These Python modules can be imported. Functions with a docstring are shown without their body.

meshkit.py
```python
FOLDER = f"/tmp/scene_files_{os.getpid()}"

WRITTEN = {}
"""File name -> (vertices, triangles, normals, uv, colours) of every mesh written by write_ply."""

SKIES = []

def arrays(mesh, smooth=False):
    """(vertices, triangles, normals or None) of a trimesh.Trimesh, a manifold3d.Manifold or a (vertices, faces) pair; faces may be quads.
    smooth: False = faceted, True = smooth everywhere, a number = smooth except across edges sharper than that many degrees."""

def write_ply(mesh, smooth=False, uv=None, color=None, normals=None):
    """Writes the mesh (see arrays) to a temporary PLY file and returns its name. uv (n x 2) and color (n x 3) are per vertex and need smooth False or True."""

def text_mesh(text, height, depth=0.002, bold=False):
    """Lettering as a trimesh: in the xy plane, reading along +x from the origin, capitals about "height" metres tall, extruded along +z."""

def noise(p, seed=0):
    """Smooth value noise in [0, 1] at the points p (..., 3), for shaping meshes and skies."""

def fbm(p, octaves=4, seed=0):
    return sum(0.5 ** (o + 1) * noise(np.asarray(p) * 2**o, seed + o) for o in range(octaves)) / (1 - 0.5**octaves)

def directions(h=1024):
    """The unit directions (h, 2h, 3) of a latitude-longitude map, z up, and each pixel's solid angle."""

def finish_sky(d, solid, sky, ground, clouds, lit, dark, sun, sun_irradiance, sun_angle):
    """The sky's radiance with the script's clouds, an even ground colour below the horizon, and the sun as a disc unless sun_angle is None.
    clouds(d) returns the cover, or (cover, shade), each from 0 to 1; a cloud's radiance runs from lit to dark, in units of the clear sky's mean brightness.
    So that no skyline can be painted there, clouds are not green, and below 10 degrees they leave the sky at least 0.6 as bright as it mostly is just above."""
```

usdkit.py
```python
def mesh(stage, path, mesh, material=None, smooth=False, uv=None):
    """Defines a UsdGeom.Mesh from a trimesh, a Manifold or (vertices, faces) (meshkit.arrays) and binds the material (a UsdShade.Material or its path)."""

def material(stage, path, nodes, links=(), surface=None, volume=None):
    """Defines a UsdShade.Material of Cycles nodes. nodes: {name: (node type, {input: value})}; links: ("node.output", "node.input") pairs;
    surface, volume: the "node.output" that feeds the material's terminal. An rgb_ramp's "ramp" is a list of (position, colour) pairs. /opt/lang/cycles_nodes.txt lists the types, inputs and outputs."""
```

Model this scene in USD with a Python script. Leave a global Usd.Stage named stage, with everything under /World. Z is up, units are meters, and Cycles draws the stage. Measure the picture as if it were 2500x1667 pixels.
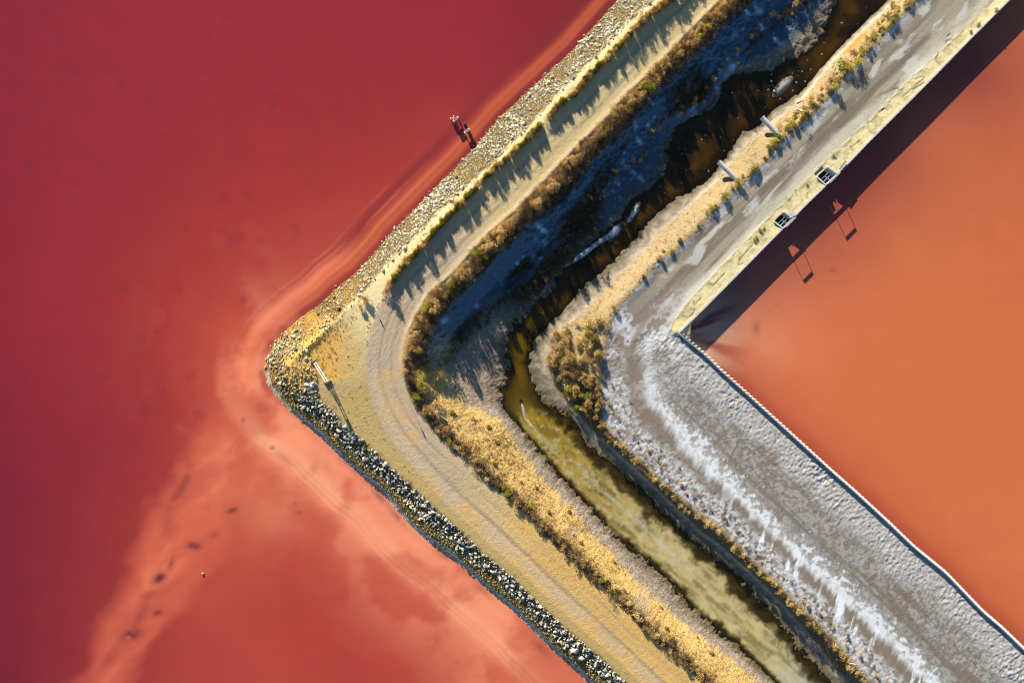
import math
import numpy as np
import trimesh
import shapely
import usdkit
import meshkit
from scipy.interpolate import LinearNDInterpolator, RBFInterpolator
from scipy.ndimage import gaussian_filter
from scipy.spatial import cKDTree
from pxr import Usd, UsdGeom, UsdLux, UsdShade, Sdf, Gf, Vt

stage = Usd.Stage.CreateInMemory()
UsdGeom.SetStageUpAxis(stage, UsdGeom.Tokens.z)
UsdGeom.SetStageMetersPerUnit(stage, 1.0)
W = UsdGeom.Xform.Define(stage, '/World')
stage.SetDefaultPrim(W.GetPrim())
UsdGeom.Scope.Define(stage, '/World/Looks')

# ------------------------------------------------------------------ camera, sky, sun, exposure
H = 83.33                      # metres above the pond, looking straight down
cam = UsdGeom.Camera.Define(stage, '/World/camera')
cam.CreateHorizontalApertureAttr(36.0)
cam.CreateVerticalApertureAttr(36.0 * 682 / 1024)
cam.CreateFocalLengthAttr(24.0)
cam.CreateClippingRangeAttr(Gf.Vec2f(0.5, 5000))
cam.AddTranslateOp().Set(Gf.Vec3d(0, 0, H))
EXPOSURE = 1.26
cam.CreateExposureAttr(EXPOSURE)

SUN_EL = math.radians(17.0)
SX, SY = -0.42, 0.9075
SUN = np.array([SX * math.cos(SUN_EL), SY * math.cos(SUN_EL), math.sin(SUN_EL)])
SUN /= np.linalg.norm(SUN)
sky_mat = usdkit.material(stage, '/World/Looks/sky_light', {
    's': ('sky_texture', {'sky_type': 'single_scattering', 'sun_disc': False, 'sun_elevation': SUN_EL,
                          'sun_rotation': math.atan2(SX, SY), 'altitude': 100.0, 'ozone_density': 6.0, 'aerosol_density': 0.2, 'air_density': 1.4}),
    'b': ('background_shader', {'strength': 0.06})}, [('s.color', 'b.color')], surface='b.background')
sky = UsdLux.DomeLight.Define(stage, '/World/sky')
UsdShade.MaterialBindingAPI.Apply(sky.GetPrim()).Bind(sky_mat)
sky.GetPrim().SetCustomDataByKey('kind', 'structure')
sun = UsdLux.DistantLight.Define(stage, '/World/sun')
sun.CreateIntensityAttr(1.25)
sun.CreateAngleAttr(0.5)
sun.CreateNormalizeAttr(True)
sun.CreateColorAttr(Gf.Vec3f(1.0, 0.93, 0.80))
rot = Gf.Rotation(Gf.Vec3d(0, 0, 1), Gf.Vec3d(*map(float, SUN)))
sun.AddTransformOp().Set(Gf.Matrix4d().SetRotate(rot))

# ------------------------------------------------------------------ helpers
K = 0.05                                   # metres per photo pixel at the pond's level
rng = np.random.default_rng(7)


def L(r, g=None, b=None):
    c = np.asarray(r if g is None else (r, g, b), float) / 255.0
    return np.where(c <= 0.04045, c / 12.92, ((c + 0.055) / 1.055) ** 2.4)


def P(px, py, z=0.0):
    """World point at height z that the photo shows at (px, py)."""
    f = (H - z) / H
    return np.array([(px - 1250.0) * K * f, (833.5 - py) * K * f, z])


def sm(a, b, x):
    t = np.clip((x - a) / (b - a), 0, 1)
    return t * t * (3 - 2 * t)


def fb(x, y, sx, sy=None, o=3, seed=0):
    if sy is None:
        x, y, sy = .819 * x - .574 * y, .574 * x + .819 * y, sx
    return meshkit.fbm(np.stack([x * sx + 137.3, y * sy + 59.1, np.full_like(x, 0.37 + seed)], -1), o, seed)


def lerp(a, b, t):
    return a + (b - a) * t[..., None]


names = {}


def numbered(parent, name):
    n = names.get((parent, name), 0)
    names[(parent, name)] = n + 1
    return f'{parent}/{name}' if n == 0 else f'{parent}/{name}_{n:03d}'


def data(prim, label=None, cat=None, group=None, kind=None):
    for k, v in (('label', label), ('category', cat), ('group', group), ('kind', kind)):
        if v:
            prim.SetCustomDataByKey(k, v)
    return prim


def thing(name, label, cat, loc=(0, 0, 0), rz=0.0, s=1.0, group=None):
    x = UsdGeom.Xform.Define(stage, numbered('/World', name))
    x.AddTranslateOp().Set(Gf.Vec3d(*map(float, loc)))
    x.AddRotateZOp().Set(float(rz))
    x.AddScaleOp().Set(Gf.Vec3f(*([float(s)] * 3 if np.ndim(s) == 0 else map(float, s))))
    return data(x.GetPrim(), label, cat, group)


def part(parent, name, mesh, mat, smooth=False, label=None, kind=None):
    pp = parent if isinstance(parent, str) else str(parent.GetPath())
    m = usdkit.mesh(stage, numbered(pp, name), mesh, mat, smooth)
    return data(m.GetPrim(), label, kind=kind)


def dup(src, name, loc, rz, s, label, cat, group=None):
    x = UsdGeom.Xform.Define(stage, numbered('/World', name))
    p = x.GetPrim()
    x.AddTranslateOp().Set(Gf.Vec3d(*map(float, loc)))
    x.AddRotateZOp().Set(float(rz))
    x.AddScaleOp().Set(Gf.Vec3f(*([float(s)] * 3 if np.ndim(s) == 0 else map(float, s))))
    p.GetReferences().AddInternalReference(src.GetPath())
    p.SetInstanceable(True)
    return data(p, label, cat, group)


def tri_mesh(v, f):
    return trimesh.Trimesh(np.asarray(v, float), np.asarray(f, int), process=False)


def box(cx, cy, cz, lx, ly, lz, rz=0.0):
    m = trimesh.creation.box((lx, ly, lz))
    m.apply_transform(trimesh.transformations.rotation_matrix(rz, (0, 0, 1)))
    m.apply_translation((cx, cy, cz))
    return m


def bar(a, b, w, h=None, up=(0, 0, 1)):
    """A square bar from a to b, w wide and h high."""
    a, b = np.asarray(a, float), np.asarray(b, float)
    d = b - a
    n = np.linalg.norm(d)
    x = d / n
    y = np.cross(up, x)
    y = np.array([1.0, 0, 0]) if np.linalg.norm(y) < 1e-6 else y / np.linalg.norm(y)
    T = np.eye(4)
    T[:3, 0], T[:3, 1], T[:3, 2], T[:3, 3] = x, y, np.cross(x, y), (a + b) / 2
    m = trimesh.creation.box((n, w, h or w))
    m.apply_transform(T)
    return m


def rod(a, b, r, sec=10):
    return trimesh.creation.cylinder(r, segment=[a, b], sections=sec)


def bent(pts, radii, sec=6):
    """A branch: a tube with its own radius at each point."""
    pts = np.asarray(pts, float)
    v, f = [], []
    for i, p in enumerate(pts):
        d = pts[min(i + 1, len(pts) - 1)] - pts[max(i - 1, 0)]
        d = d / np.linalg.norm(d)
        u = np.cross(d, (0.3, 0.2, 0.9)); u /= np.linalg.norm(u)
        w = np.cross(d, u)
        for k in range(sec):
            a = 2 * math.pi * k / sec
            v.append(p + radii[i] * (math.cos(a) * u + math.sin(a) * w))
    for i in range(len(pts) - 1):
        for k in range(sec):
            a, b = i * sec + k, i * sec + (k + 1) % sec
            f += [[a, b, b + sec], [a, b + sec, a + sec]]
    e = len(v)
    v += [pts[0], pts[-1]]
    o = (len(pts) - 1) * sec
    for k in range(sec):
        f += [[e, (k + 1) % sec, k], [e + 1, o + k, o + (k + 1) % sec]]
    return tri_mesh(v, f)


def cat_(ms):
    return trimesh.util.concatenate(ms)


def mat(name, color, rough=0.8, var=0.25, scale=4.0, bump=0.0, rnd=0.0, spec=0.3):
    """Plain material: colour with grain in object space, a bump and a little variation per object."""
    nodes = {'tc': ('texture_coordinate', {}),
             'n': ('noise_texture', {'scale': scale, 'detail': 4.0, 'roughness': 0.6}),
             'm': ('map_range', {'from_min': 0.3, 'from_max': 0.7, 'to_min': 1.0 - var, 'to_max': 1.0 + var}),
             'oi': ('object_info', {}),
             'r': ('map_range', {'from_min': 0.0, 'from_max': 1.0, 'to_min': 1.0 - rnd, 'to_max': 1.0 + rnd}),
             'mm': ('math', {'math_type': 'multiply'}),
             'c': ('vector_math', {'math_type': 'scale', 'vector1': tuple(color)}),
             'p': ('principled_bsdf', {'roughness': rough, 'specular_ior_level': spec})}
    links = [('tc.object', 'n.vector'), ('n.fac', 'm.value'), ('oi.random', 'r.value'), ('m.result', 'mm.value1'),
             ('r.result', 'mm.value2'), ('mm.value', 'c.scale'), ('c.vector', 'p.base_color')]
    if bump:
        nodes['b'] = ('bump', {'strength': 1.0, 'distance': bump})
        links += [('n.fac', 'b.height'), ('b.normal', 'p.normal')]
    return usdkit.material(stage, '/World/Looks/' + name, nodes, links, surface='p.BSDF')


# ------------------------------------------------------------------ break lines of the place (photo pixels), each with its height
UP_DIR, LO_DIR = np.array([0.70, 0.714]), np.array([0.735, -0.678])      # how everything goes on beyond the frame
A = [(1510,0),(1400,123),(1317,200),(1224,286),(1160,360),(1112,412),(1071,452),(1014,512),(950,576),(932,600),(871,667),(823,705),(788,740),(737,775),(699,807),(670,842),(651,877),(648,906),(654,938),(680,973),(712,1005),(743,1027),(782,1059),(817,1097),(883,1158),(937,1201),(977,1248),(1002,1277),(1050,1321),(1107,1357),(1162,1407),(1212,1451),(1263,1494),(1313,1545),(1364,1595),(1415,1639),(1444,1667)]
B = [(1598,0),(1537,52),(1464,130),(1400,190),(1333,262),(1269,328),(1215,388),(1141,452),(1078,513),(992,600),(954,641),(906,692),(855,743),(804,791),(750,838),(712,880),(705,910),(712,935),(735,960),(765,977),(784,986),(800,994),(808,1003),(806,1016),(824,1030),(852,1052),(897,1085),(952,1140),(1002,1183),(1068,1245),(1133,1302),(1190,1357),(1252,1407),(1306,1462),(1371,1523),(1433,1577),(1487,1621),(1520,1657)]
C = [(1638,0),(1583,38),(1516,108),(1440,183),(1405,226),(1372,251),(1330,295),(1289,338),(1257,370),(1206,414),(1161,459),(1126,497),(1072,552),(1018,615),(987,645),(955,690),(932,740),(912,800),(900,840),(897,871),(899,928),(912,983),(934,1040),(958,1078),(985,1112),(1030,1165),(1085,1228),(1150,1287),(1207,1342),(1268,1392),(1322,1447),(1387,1508),(1449,1562),(1503,1606),(1536,1642)]
D = [(1760,0),(1687,73),(1617,147),(1543,220),(1477,293),(1435,334),(1380,388),(1317,455),(1262,512),(1205,560),(1154,611),(1110,664),(1046,718),(1027,753),(1002,798),(989,836),(983,871),(983,906),(988,941),(1005,979),(1024,1011),(1059,1053),(1107,1100),(1147,1129),(1180,1169),(1227,1208),(1281,1252),(1324,1302),(1379,1353),(1433,1400),(1480,1440),(1520,1483),(1554,1523),(1601,1565),(1647,1605),(1706,1654)]
E = [(1815,0),(1740,75),(1665,150),(1590,225),(1525,300),(1455,370),(1370,455),(1315,510),(1250,575),(1200,630),(1140,690),(1085,745),(1055,800),(1035,860),(1040,920),(1060,965),(1095,1010),(1135,1060),(1185,1105),(1230,1150),(1280,1195),(1335,1252),(1400,1315),(1465,1375),(1520,1430),(1580,1485),(1640,1540),(1700,1595),(1770,1660)]
F = [(1960,0),(1890,60),(1790,150),(1730,215),(1600,320),(1555,390),(1480,470),(1400,560),(1310,612),(1235,675),(1162,742),(1116,810),(1096,870),(1102,932),(1150,985),(1230,1031),(1280,1110),(1345,1190),(1408,1249),(1470,1325),(1520,1381),(1565,1424),(1612,1465),(1655,1510),(1712,1552),(1775,1597),(1838,1652)]
G = [(2045,0),(2038,13),(2025,48),(2012,86),(1974,128),(1910,166),(1878,175),(1830,178),(1789,180),(1763,204),(1763,230),(1744,261),(1697,284),(1649,312),(1633,351),(1629,423),(1590,462),(1543,493),(1516,535),(1460,580),(1396,640),(1350,712),(1286,778),(1254,807),(1249,840),(1249,878),(1252,919),(1230,954),(1227,986),(1246,1018),(1278,1056),(1309,1094),(1354,1149),(1396,1196),(1437,1235),(1472,1275),(1508,1312),(1556,1354),(1594,1385),(1637,1424),(1667,1466),(1713,1506),(1765,1555),(1812,1592),(1861,1638),(1891,1667)]
Cn = [(2100,5),(2060,70),(2020,125),(1970,175),(1915,205),(1860,225),(1820,270),(1760,320),(1710,370),(1680,420),(1640,455),(1590,495),(1555,535),(1500,595),(1430,660),(1380,725),(1320,790),(1275,830),(1268,875),(1270,920),(1262,965),(1280,1000),(1330,1055),(1390,1110),(1440,1160),(1490,1210),(1540,1255),(1590,1300),(1650,1350),(1700,1400),(1750,1450),(1790,1490),(1840,1545),(1880,1590),(1950,1655)]
I = [(2170,0),(2150,19),(2102,64),(2038,128),(1990,182),(1964,220),(1917,252),(1878,274),(1862,306),(1808,322),(1779,376),(1751,414),(1719,446),(1677,469),(1636,487),(1600,522),(1572,551),(1534,599),(1492,637),(1444,678),(1406,710),(1373,756),(1341,785),(1303,823),(1287,868),(1287,909),(1300,941),(1316,960),(1344,989),(1390,1015),(1437,1085),(1469,1117),(1517,1155),(1550,1178),(1581,1213),(1630,1259),(1680,1308),(1713,1335),(1762,1374),(1802,1407),(1838,1453),(1871,1480),(1910,1529),(1960,1588),(2009,1651)]
J = [(2180,5),(2160,28),(2112,72),(2048,136),(2000,190),(1974,228),(1938,262),(1884,306),(1824,352),(1784,398),(1756,438),(1700,490),(1616,560),(1572,612),(1524,662),(1489,700),(1440,745),(1396,785),(1360,811),(1341,862),(1338,903),(1354,948),(1389,985),(1428,1030),(1462,1068),(1500,1098),(1545,1138),(1584,1172),(1624,1212),(1668,1254),(1712,1298),(1752,1325),(1797,1365),(1838,1400),(1878,1440),(1912,1475),(1952,1520),(2002,1580),(2047,1640)]
Q = [(2225,5),(2175,54),(2120,118),(2066,175),(2012,235),(1972,283),(1930,315),(1900,346),(1864,394),(1832,423),(1800,448),(1772,478),(1738,508),(1703,551),(1646,605),(1604,634),(1579,659),(1552,694),(1510,735),(1485,775),(1478,814),(1463,878),(1458,925),(1460,980),(1458,1021),(1480,1056),(1530,1108),(1565,1140),(1596,1170),(1635,1206),(1673,1241),(1705,1262),(1730,1279),(1758,1302),(1784,1330),(1810,1356),(1838,1386),(1877,1417),(1901,1443),(1927,1473),(1976,1513),(1996,1532),(2042,1585),(2062,1612),(2092,1645)]
R = [(2252,15),(2200,70),(2143,135),(2085,195),(2032,255),(1990,303),(1950,335),(1918,368),(1882,414),(1850,442),(1818,466),(1790,496),(1756,526),(1720,570),(1663,622),(1620,652),(1596,678),(1572,712),(1532,752),(1510,785),(1503,818),(1490,880),(1484,925),(1486,975),(1488,1010),(1510,1040),(1556,1090),(1590,1120),(1621,1150),(1660,1186),(1698,1221),(1730,1242),(1757,1260),(1785,1284),(1811,1311),(1837,1337),(1865,1367),(1904,1398),(1928,1424),(1954,1454),(2003,1494),(2023,1513),(2069,1566),(2089,1593),(2119,1626)]
S = [(2395,5),(2292,105),(2165,223),(2069,303),(1989,383),(1958,423),(1869,506),(1821,567),(1773,621),(1725,669),(1678,717),(1630,775),(1585,850),(1576,910),(1600,986),(1660,1053),(1724,1112),(1788,1180),(1840,1237),(1898,1282),(1981,1375),(2063,1463),(2146,1529),(2212,1600),(2260,1650)]
T = [(2410,20),(2320,105),(2222,195),(2130,290),(2025,388),(1985,425),(1895,515),(1830,580),(1790,620),(1690,725),(1648,782),(1632,815),(1645,845),(1695,910),(1760,975),(1870,1070),(1960,1160),(2040,1235),(2110,1300),(2180,1380),(2260,1450),(2340,1530),(2420,1610),(2465,1655)]
U = [(2464,0),(2362,102),(2260,207),(2174,293),(2117,350),(2059,411),(1967,500),(1933,535),(1827,643),(1716,755),(1656,814)]
V = [(1656,814),(1696,848),(1724,871),(1750,898),(1796,939),(1900,1034),(2027,1150),(2083,1199),(2162,1272),(2228,1335),(2304,1397),(2393,1490),(2442,1532),(2500,1588)]
ZW = -0.65       # canal water level
WALL_TOP = 1.3
BOX = [(2020, 407), (1994, 432), (2016, 452), (2044, 424)]
BOX2 = [(1913, 516), (1889, 540), (1911, 558), (1937, 532)]


def line(px, z, ext=420.0, z_lo=None, step=0.3):
    """Photo polyline to a dense world polyline at height z (blending to z_lo after the bend), run on beyond both ends."""
    px = np.array(px, float)
    zz = np.full(len(px), z)
    if z_lo is not None:
        zz = z + (z_lo - z) * sm(850, 1050, px[:, 1])
    w = np.array([P(*p, q) for p, q in zip(px, zz)])
    if ext:
        far = np.concatenate([np.arange(1.0, 12, 0.5), np.geomspace(12, ext, 24)])
        a = np.c_[w[0, :2] + UP_DIR * far[::-1, None], np.full(len(far), w[0, 2])]
        b = np.c_[w[-1, :2] + LO_DIR * far[:, None], np.full(len(far), w[-1, 2])]
    d = np.r_[0, np.cumsum(np.linalg.norm(np.diff(w[:, :2], axis=0), axis=1))]
    t = np.linspace(0, d[-1], int(d[-1] / step) + 2)
    w = np.c_[np.interp(t, d, w[:, 0]), np.interp(t, d, w[:, 1]), np.interp(t, d, w[:, 2])]
    return np.vstack([a, w, b]) if ext else w


def offset(w, dist):
    """Polyline shifted sideways; positive = towards the right-hand (east) pond."""
    d = np.gradient(w[:, :2], axis=0)
    d /= np.linalg.norm(d, axis=1, keepdims=True) + 1e-9
    n = np.c_[-d[:, 1], d[:, 0]]
    o = w.copy()
    o[:, :2] += n * dist
    return o


wl = {1: line(A, 0.0), 2: line(B, 1.5), 3: line(C, 1.62, z_lo=1.52), 4: line(D, 1.55), 5: line(E, 1.35, z_lo=1.3), 6: line(F, -0.05, z_lo=-0.15),
      7: line(G, ZW - 0.02), 8: line(Cn, -1.35, z_lo=-0.82), 9: line(I, ZW - 0.02), 10: line(J, -0.30, z_lo=-0.42), 11: line(Q, 1.12, z_lo=1.0),
      12: line(R, 0.95, z_lo=0.93), 13: line(S, 0.92), 14: line(T, 0.98, z_lo=0.94)}
wU, wV = line(U, 1.28, ext=0), line(V, 0.9, ext=0)
far = np.concatenate([np.arange(1.0, 12, 0.5), np.geomspace(12, 420, 24)])
wU = np.vstack([np.c_[wU[0, :2] + UP_DIR * far[::-1, None], np.full(len(far), 1.28)], wU])
wV = np.vstack([wV, np.c_[wV[-1, :2] + LO_DIR * far[:, None], np.full(len(far), 0.9)]])
wl[15] = np.vstack([wU[:-2], wV[2:]])
# the crest of the wall changes side at the corner: blend the two levels over two metres
corner = P(1656, 814, 1.2)
pts, zs, ss = [], [], []
for k, w in wl.items():
    pts.append(w[:, :2]); zs.append(w[:, 2]); ss.append(np.full(len(w), float(k)))
sgn = 1.0 if offset(wl[1], 1.0)[len(wl[1]) // 2, 0] > wl[1][len(wl[1]) // 2, 0] else -1.0
o0 = offset(wl[1][::4], -4.0 * sgn)
pts.append(o0[:, :2]); zs.append(np.full(len(o0), -0.9)); ss.append(np.zeros(len(o0)))
o16 = offset(wl[15][::4], 3.0 * sgn)
keep = cKDTree(wl[15][:, :2]).query(o16[:, :2])[0] > 2.5
o16 = o16[keep]
pts.append(o16[:, :2]); zs.append(o16[:, 2]); ss.append(np.full(len(o16), 16.0))
pts, zs, ss = np.vstack(pts), np.concatenate(zs), np.concatenate(ss)
_, ui = np.unique(np.round(pts, 3), axis=0, return_index=True)
tin = LinearNDInterpolator(pts[ui], np.c_[zs[ui], ss[ui]])

# ------------------------------------------------------------------ the grid
G0 = 0.125
gx = np.arange(-67, 67 + 1e-6, G0)
gy = np.arange(-46, 46 + 1e-6, G0)
NO = 64
out = np.cumsum(0.14 * 1.062 ** np.arange(NO))
gx = np.r_[gx[0] - out[::-1], gx, gx[-1] + out]
gy = np.r_[gy[0] - out[::-1], gy, gy[-1] + out]
X, Y = np.meshgrid(gx, gy)
zs_ = tin(X.ravel(), Y.ravel())
Zg, Sg = zs_[:, 0].reshape(X.shape), zs_[:, 1].reshape(X.shape)
Sg = np.where(np.isnan(Sg), -1.0, Sg)
Zg = np.where(np.isnan(Zg), -1.0, Zg)
M = Sg > 0.02                                        # where the land is; everything below only there
Zs = gaussian_filter(Zg, 2.2)
edge = (Sg > 14.2)
Zg = np.where(edge, Zg, Zs)
Ss = gaussian_filter(Sg, 1.2)
Sg = np.where((Sg > 14) | (Sg < 2.5), Sg, Ss)
x, y, s, z = X[M], Y[M], Sg[M], Zg[M].copy()
kt = cKDTree(wl[8][:, :2])
arc = np.r_[0, np.cumsum(np.linalg.norm(np.diff(wl[8][:, :2], axis=0), axis=1))]
bend = arc[kt.query(P(1268, 875)[:2])[1]]
t = arc[kt.query(np.c_[x, y])[1]] - bend             # metres along the canal, negative above the bend, positive below
lo = sm(-3, 6, t)                                    # 0 above the bend, 1 below it
wallpts = wl[15][:, :2]
dwall = cKDTree(wallpts).query(np.c_[x, y])[0]
dcorner = np.hypot(x - corner[0], y - corner[1])
wd_ = np.r_[0, np.cumsum(np.linalg.norm(np.diff(wallpts, axis=0), axis=1))]
wkt = cKDTree(wallpts)
tw = wd_[wkt.query(np.c_[x, y])[1]] - wd_[wkt.query(corner[:2])[1]]
tw = tw + 5.0 * np.clip(np.arctan2(-(y - corner[1]), -(x - corner[0])), -math.pi / 4, math.pi / 4)   # metres along the wall, fanned out round its corner
low_wall = sm(-1.5, 1.5, tw)                         # along which leg of the retaining wall
shore_kt = cKDTree(wl[1][:, :2])
shore_a = np.r_[0, np.cumsum(np.linalg.norm(np.diff(wl[1][:, :2], axis=0), axis=1))]
shore_0 = shore_a[shore_kt.query(P(648, 906)[:2])[1]]


def tshore(q):
    return shore_a[shore_kt.query(q)[1]] - shore_0       # metres along the red shore, negative above its corner


shore_d = shore_kt.query(np.c_[x, y])[0]
TLG = np.zeros(X.shape)
TLG[M] = tshore(np.c_[x, y])
tl = (gaussian_filter(TLG, 11) / np.maximum(gaussian_filter(M.astype(float), 11), 1e-3))[M]      # eased across the inside of the corner
lol = sm(-2, 4, tl)

n1 = fb(x, y, 0.35, o=4, seed=1)
n2 = fb(x, y, 1.6, o=3, seed=2)
n3 = fb(x, y, 5.0, o=2, seed=3)
u_, v_ = (x * UP_DIR[0] + y * UP_DIR[1]), (x * -UP_DIR[1] + y * UP_DIR[0])
p_, q_ = (x * LO_DIR[0] + y * LO_DIR[1]), (x * -LO_DIR[1] + y * LO_DIR[0])
upstreak = fb(u_, v_, 0.10, 1.5, o=4, seed=4)
lostreak = fb(p_, q_, 0.12, 1.5, o=4, seed=5)
streak = upstreak * (1 - lo) + lostreak * lo

# relief
bandf = lambda a, b, e=0.12: sm(a - e, a + e, s) * (1 - sm(b - e, b + e, s))
z += bandf(0.3, 2.05) * (n3 - 0.5) * 0.14
z += 0.30 * np.exp(-((s - 1.28) / .24) ** 2) * sm(3, 9, tl) * (.7 + .6 * n1)
z += bandf(2, 4.1) * ((n3 - 0.5) * 0.035 + (n2 - 0.5) * 0.025 + (fb(x, y, 3.2, o=2, seed=43) - .5) * .03)
z += bandf(4.1, 7) * ((n3 - 0.5) * 0.08 + (n2 - 0.5) * (0.26 - .14 * lo))
z += bandf(5.0, 6.1) * lo * (n3 - 0.5) * 0.05
z += bandf(7.1, 8.9) * (n1 - 0.5) * (0.5 - .36 * lo)
z += (np.exp(-((s - 7) / .25) ** 2) + np.exp(-((s - 9) / .25) ** 2)) * ((n2 - .5) * .26 + (n3 - .5) * .14)
z += bandf(9, 10.1) * ((n2 - 0.5) * 0.08 + (n3 - 0.5) * 0.03)
z += bandf(10, 11.6) * ((n3 - 0.5) * 0.06 + (n2 - 0.5) * 0.12)
z += bandf(11.5, 15.3) * ((n3 - 0.5) * 0.014 + (n2 - 0.5) * 0.018)
# sand ripples along the lower wall
rip = fb(x + 0.25 * (n2 - .5), y, 2.9, 2.9, o=2, seed=9)
rip2 = fb(x, y, 5.6, 5.6, o=1, seed=10)
pit = fb(x, y, 0.22, o=2, seed=41)
wrip = low_wall * (1 - sm(2.2, 4.6, dwall + (n1 - 0.5) * 4.0)) * sm(0.15, 0.5, dwall) * (s > 12.5)
z += wrip * ((rip - 0.5) * 0.22 + (rip2 - .5) * 0.13) * (0.7 + 0.9 * sm(0.5, 0.7, pit))
wgran = low_wall * (1 - sm(4.5, 8.0, dwall + (n1 - .5) * 4)) * (s > 12.5)
z += wgran * (n3 - 0.5) * 0.07
# rough salt crust below the lower shrub line
wcr = low_wall * bandf(11.4, 12.4, 0.3)
z += wcr * ((rip - 0.5) * 0.08 + (rip2 - .5) * .08)
# wheel ruts of the road
for c_, w_, d_ in ((3.36, 0.05, 0.030), (3.45, 0.03, -0.012), (3.70, 0.04, 0.020), (3.60, 0.03, -0.01)):
    z -= d_ * np.exp(-((s - c_) / w_) ** 2) * (0.35 + 0.9 * sm(.35, .65, streak)) * (s < 4.1)
# pale lip along the outer edge of the road above the bend
z += 0.07 * np.exp(-((s - 3.97) / 0.09) ** 2) * (1 - sm(-2, 3, t))


def mound(px, py, rx, ry, ang, h):
    c0 = P(px, py, 1.5)
    a = math.radians(ang)
    dx, dy = x - c0[0], y - c0[1]
    e = ((dx * math.cos(a) + dy * math.sin(a)) / rx) ** 2 + ((-dx * math.sin(a) + dy * math.cos(a)) / ry) ** 2
    return h * np.exp(-e)


z += mound(762, 838, 3.6, 0.42, 42, 0.17) + mound(735, 900, 1.6, 1.3, 0, 0.16)
z += mound(1640, 330, 2, 2, 0, 0)
gully = mound(860, 1010, 0.4, 0.9, -40, 0.5) + mound(832, 1008, 0.8, 0.4, -40, 0.35)
islet = mound(1928, 196, 1.7, 0.62, 45, 1.0)
z = np.maximum(z, np.where(islet > 0.30, ZW - 0.1 + 0.30 * islet + (n3 - .5) * .08, z))
bar2 = mound(1808, 368, 2.6, 0.8, 45, 1.0)            # shoal in the dark pool
z = np.maximum(z, np.where((islet < .3) & (bar2 > .25) & (s < 8.8), ZW - 0.30 + 0.3 * bar2, z))
bar3 = np.maximum(mound(1279, 1005, 1.3, 0.26, -75, 1.0), mound(1296, 1042, 1.7, 0.24, -52, 1.0)) * (.6 + .8 * n2)         # pale mud bar after the bend
z = np.maximum(z, np.where(bar3 > .3, ZW - 0.08 + 0.14 * bar3, z))
crust = (mound(1440, 606, 3.6, 0.30, 36, 1.0) + mound(1556, 510, 1.5, 0.34, 62, 1.0) + mound(1508, 560, 1.4, .5, 50, .8)) * (.1 + 1.7 * n2)
z = np.maximum(z, np.where((crust > .2) & (s > 6.6), ZW - 0.05 + 0.22 * crust + (n3 - .5) * .2, z))
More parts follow.
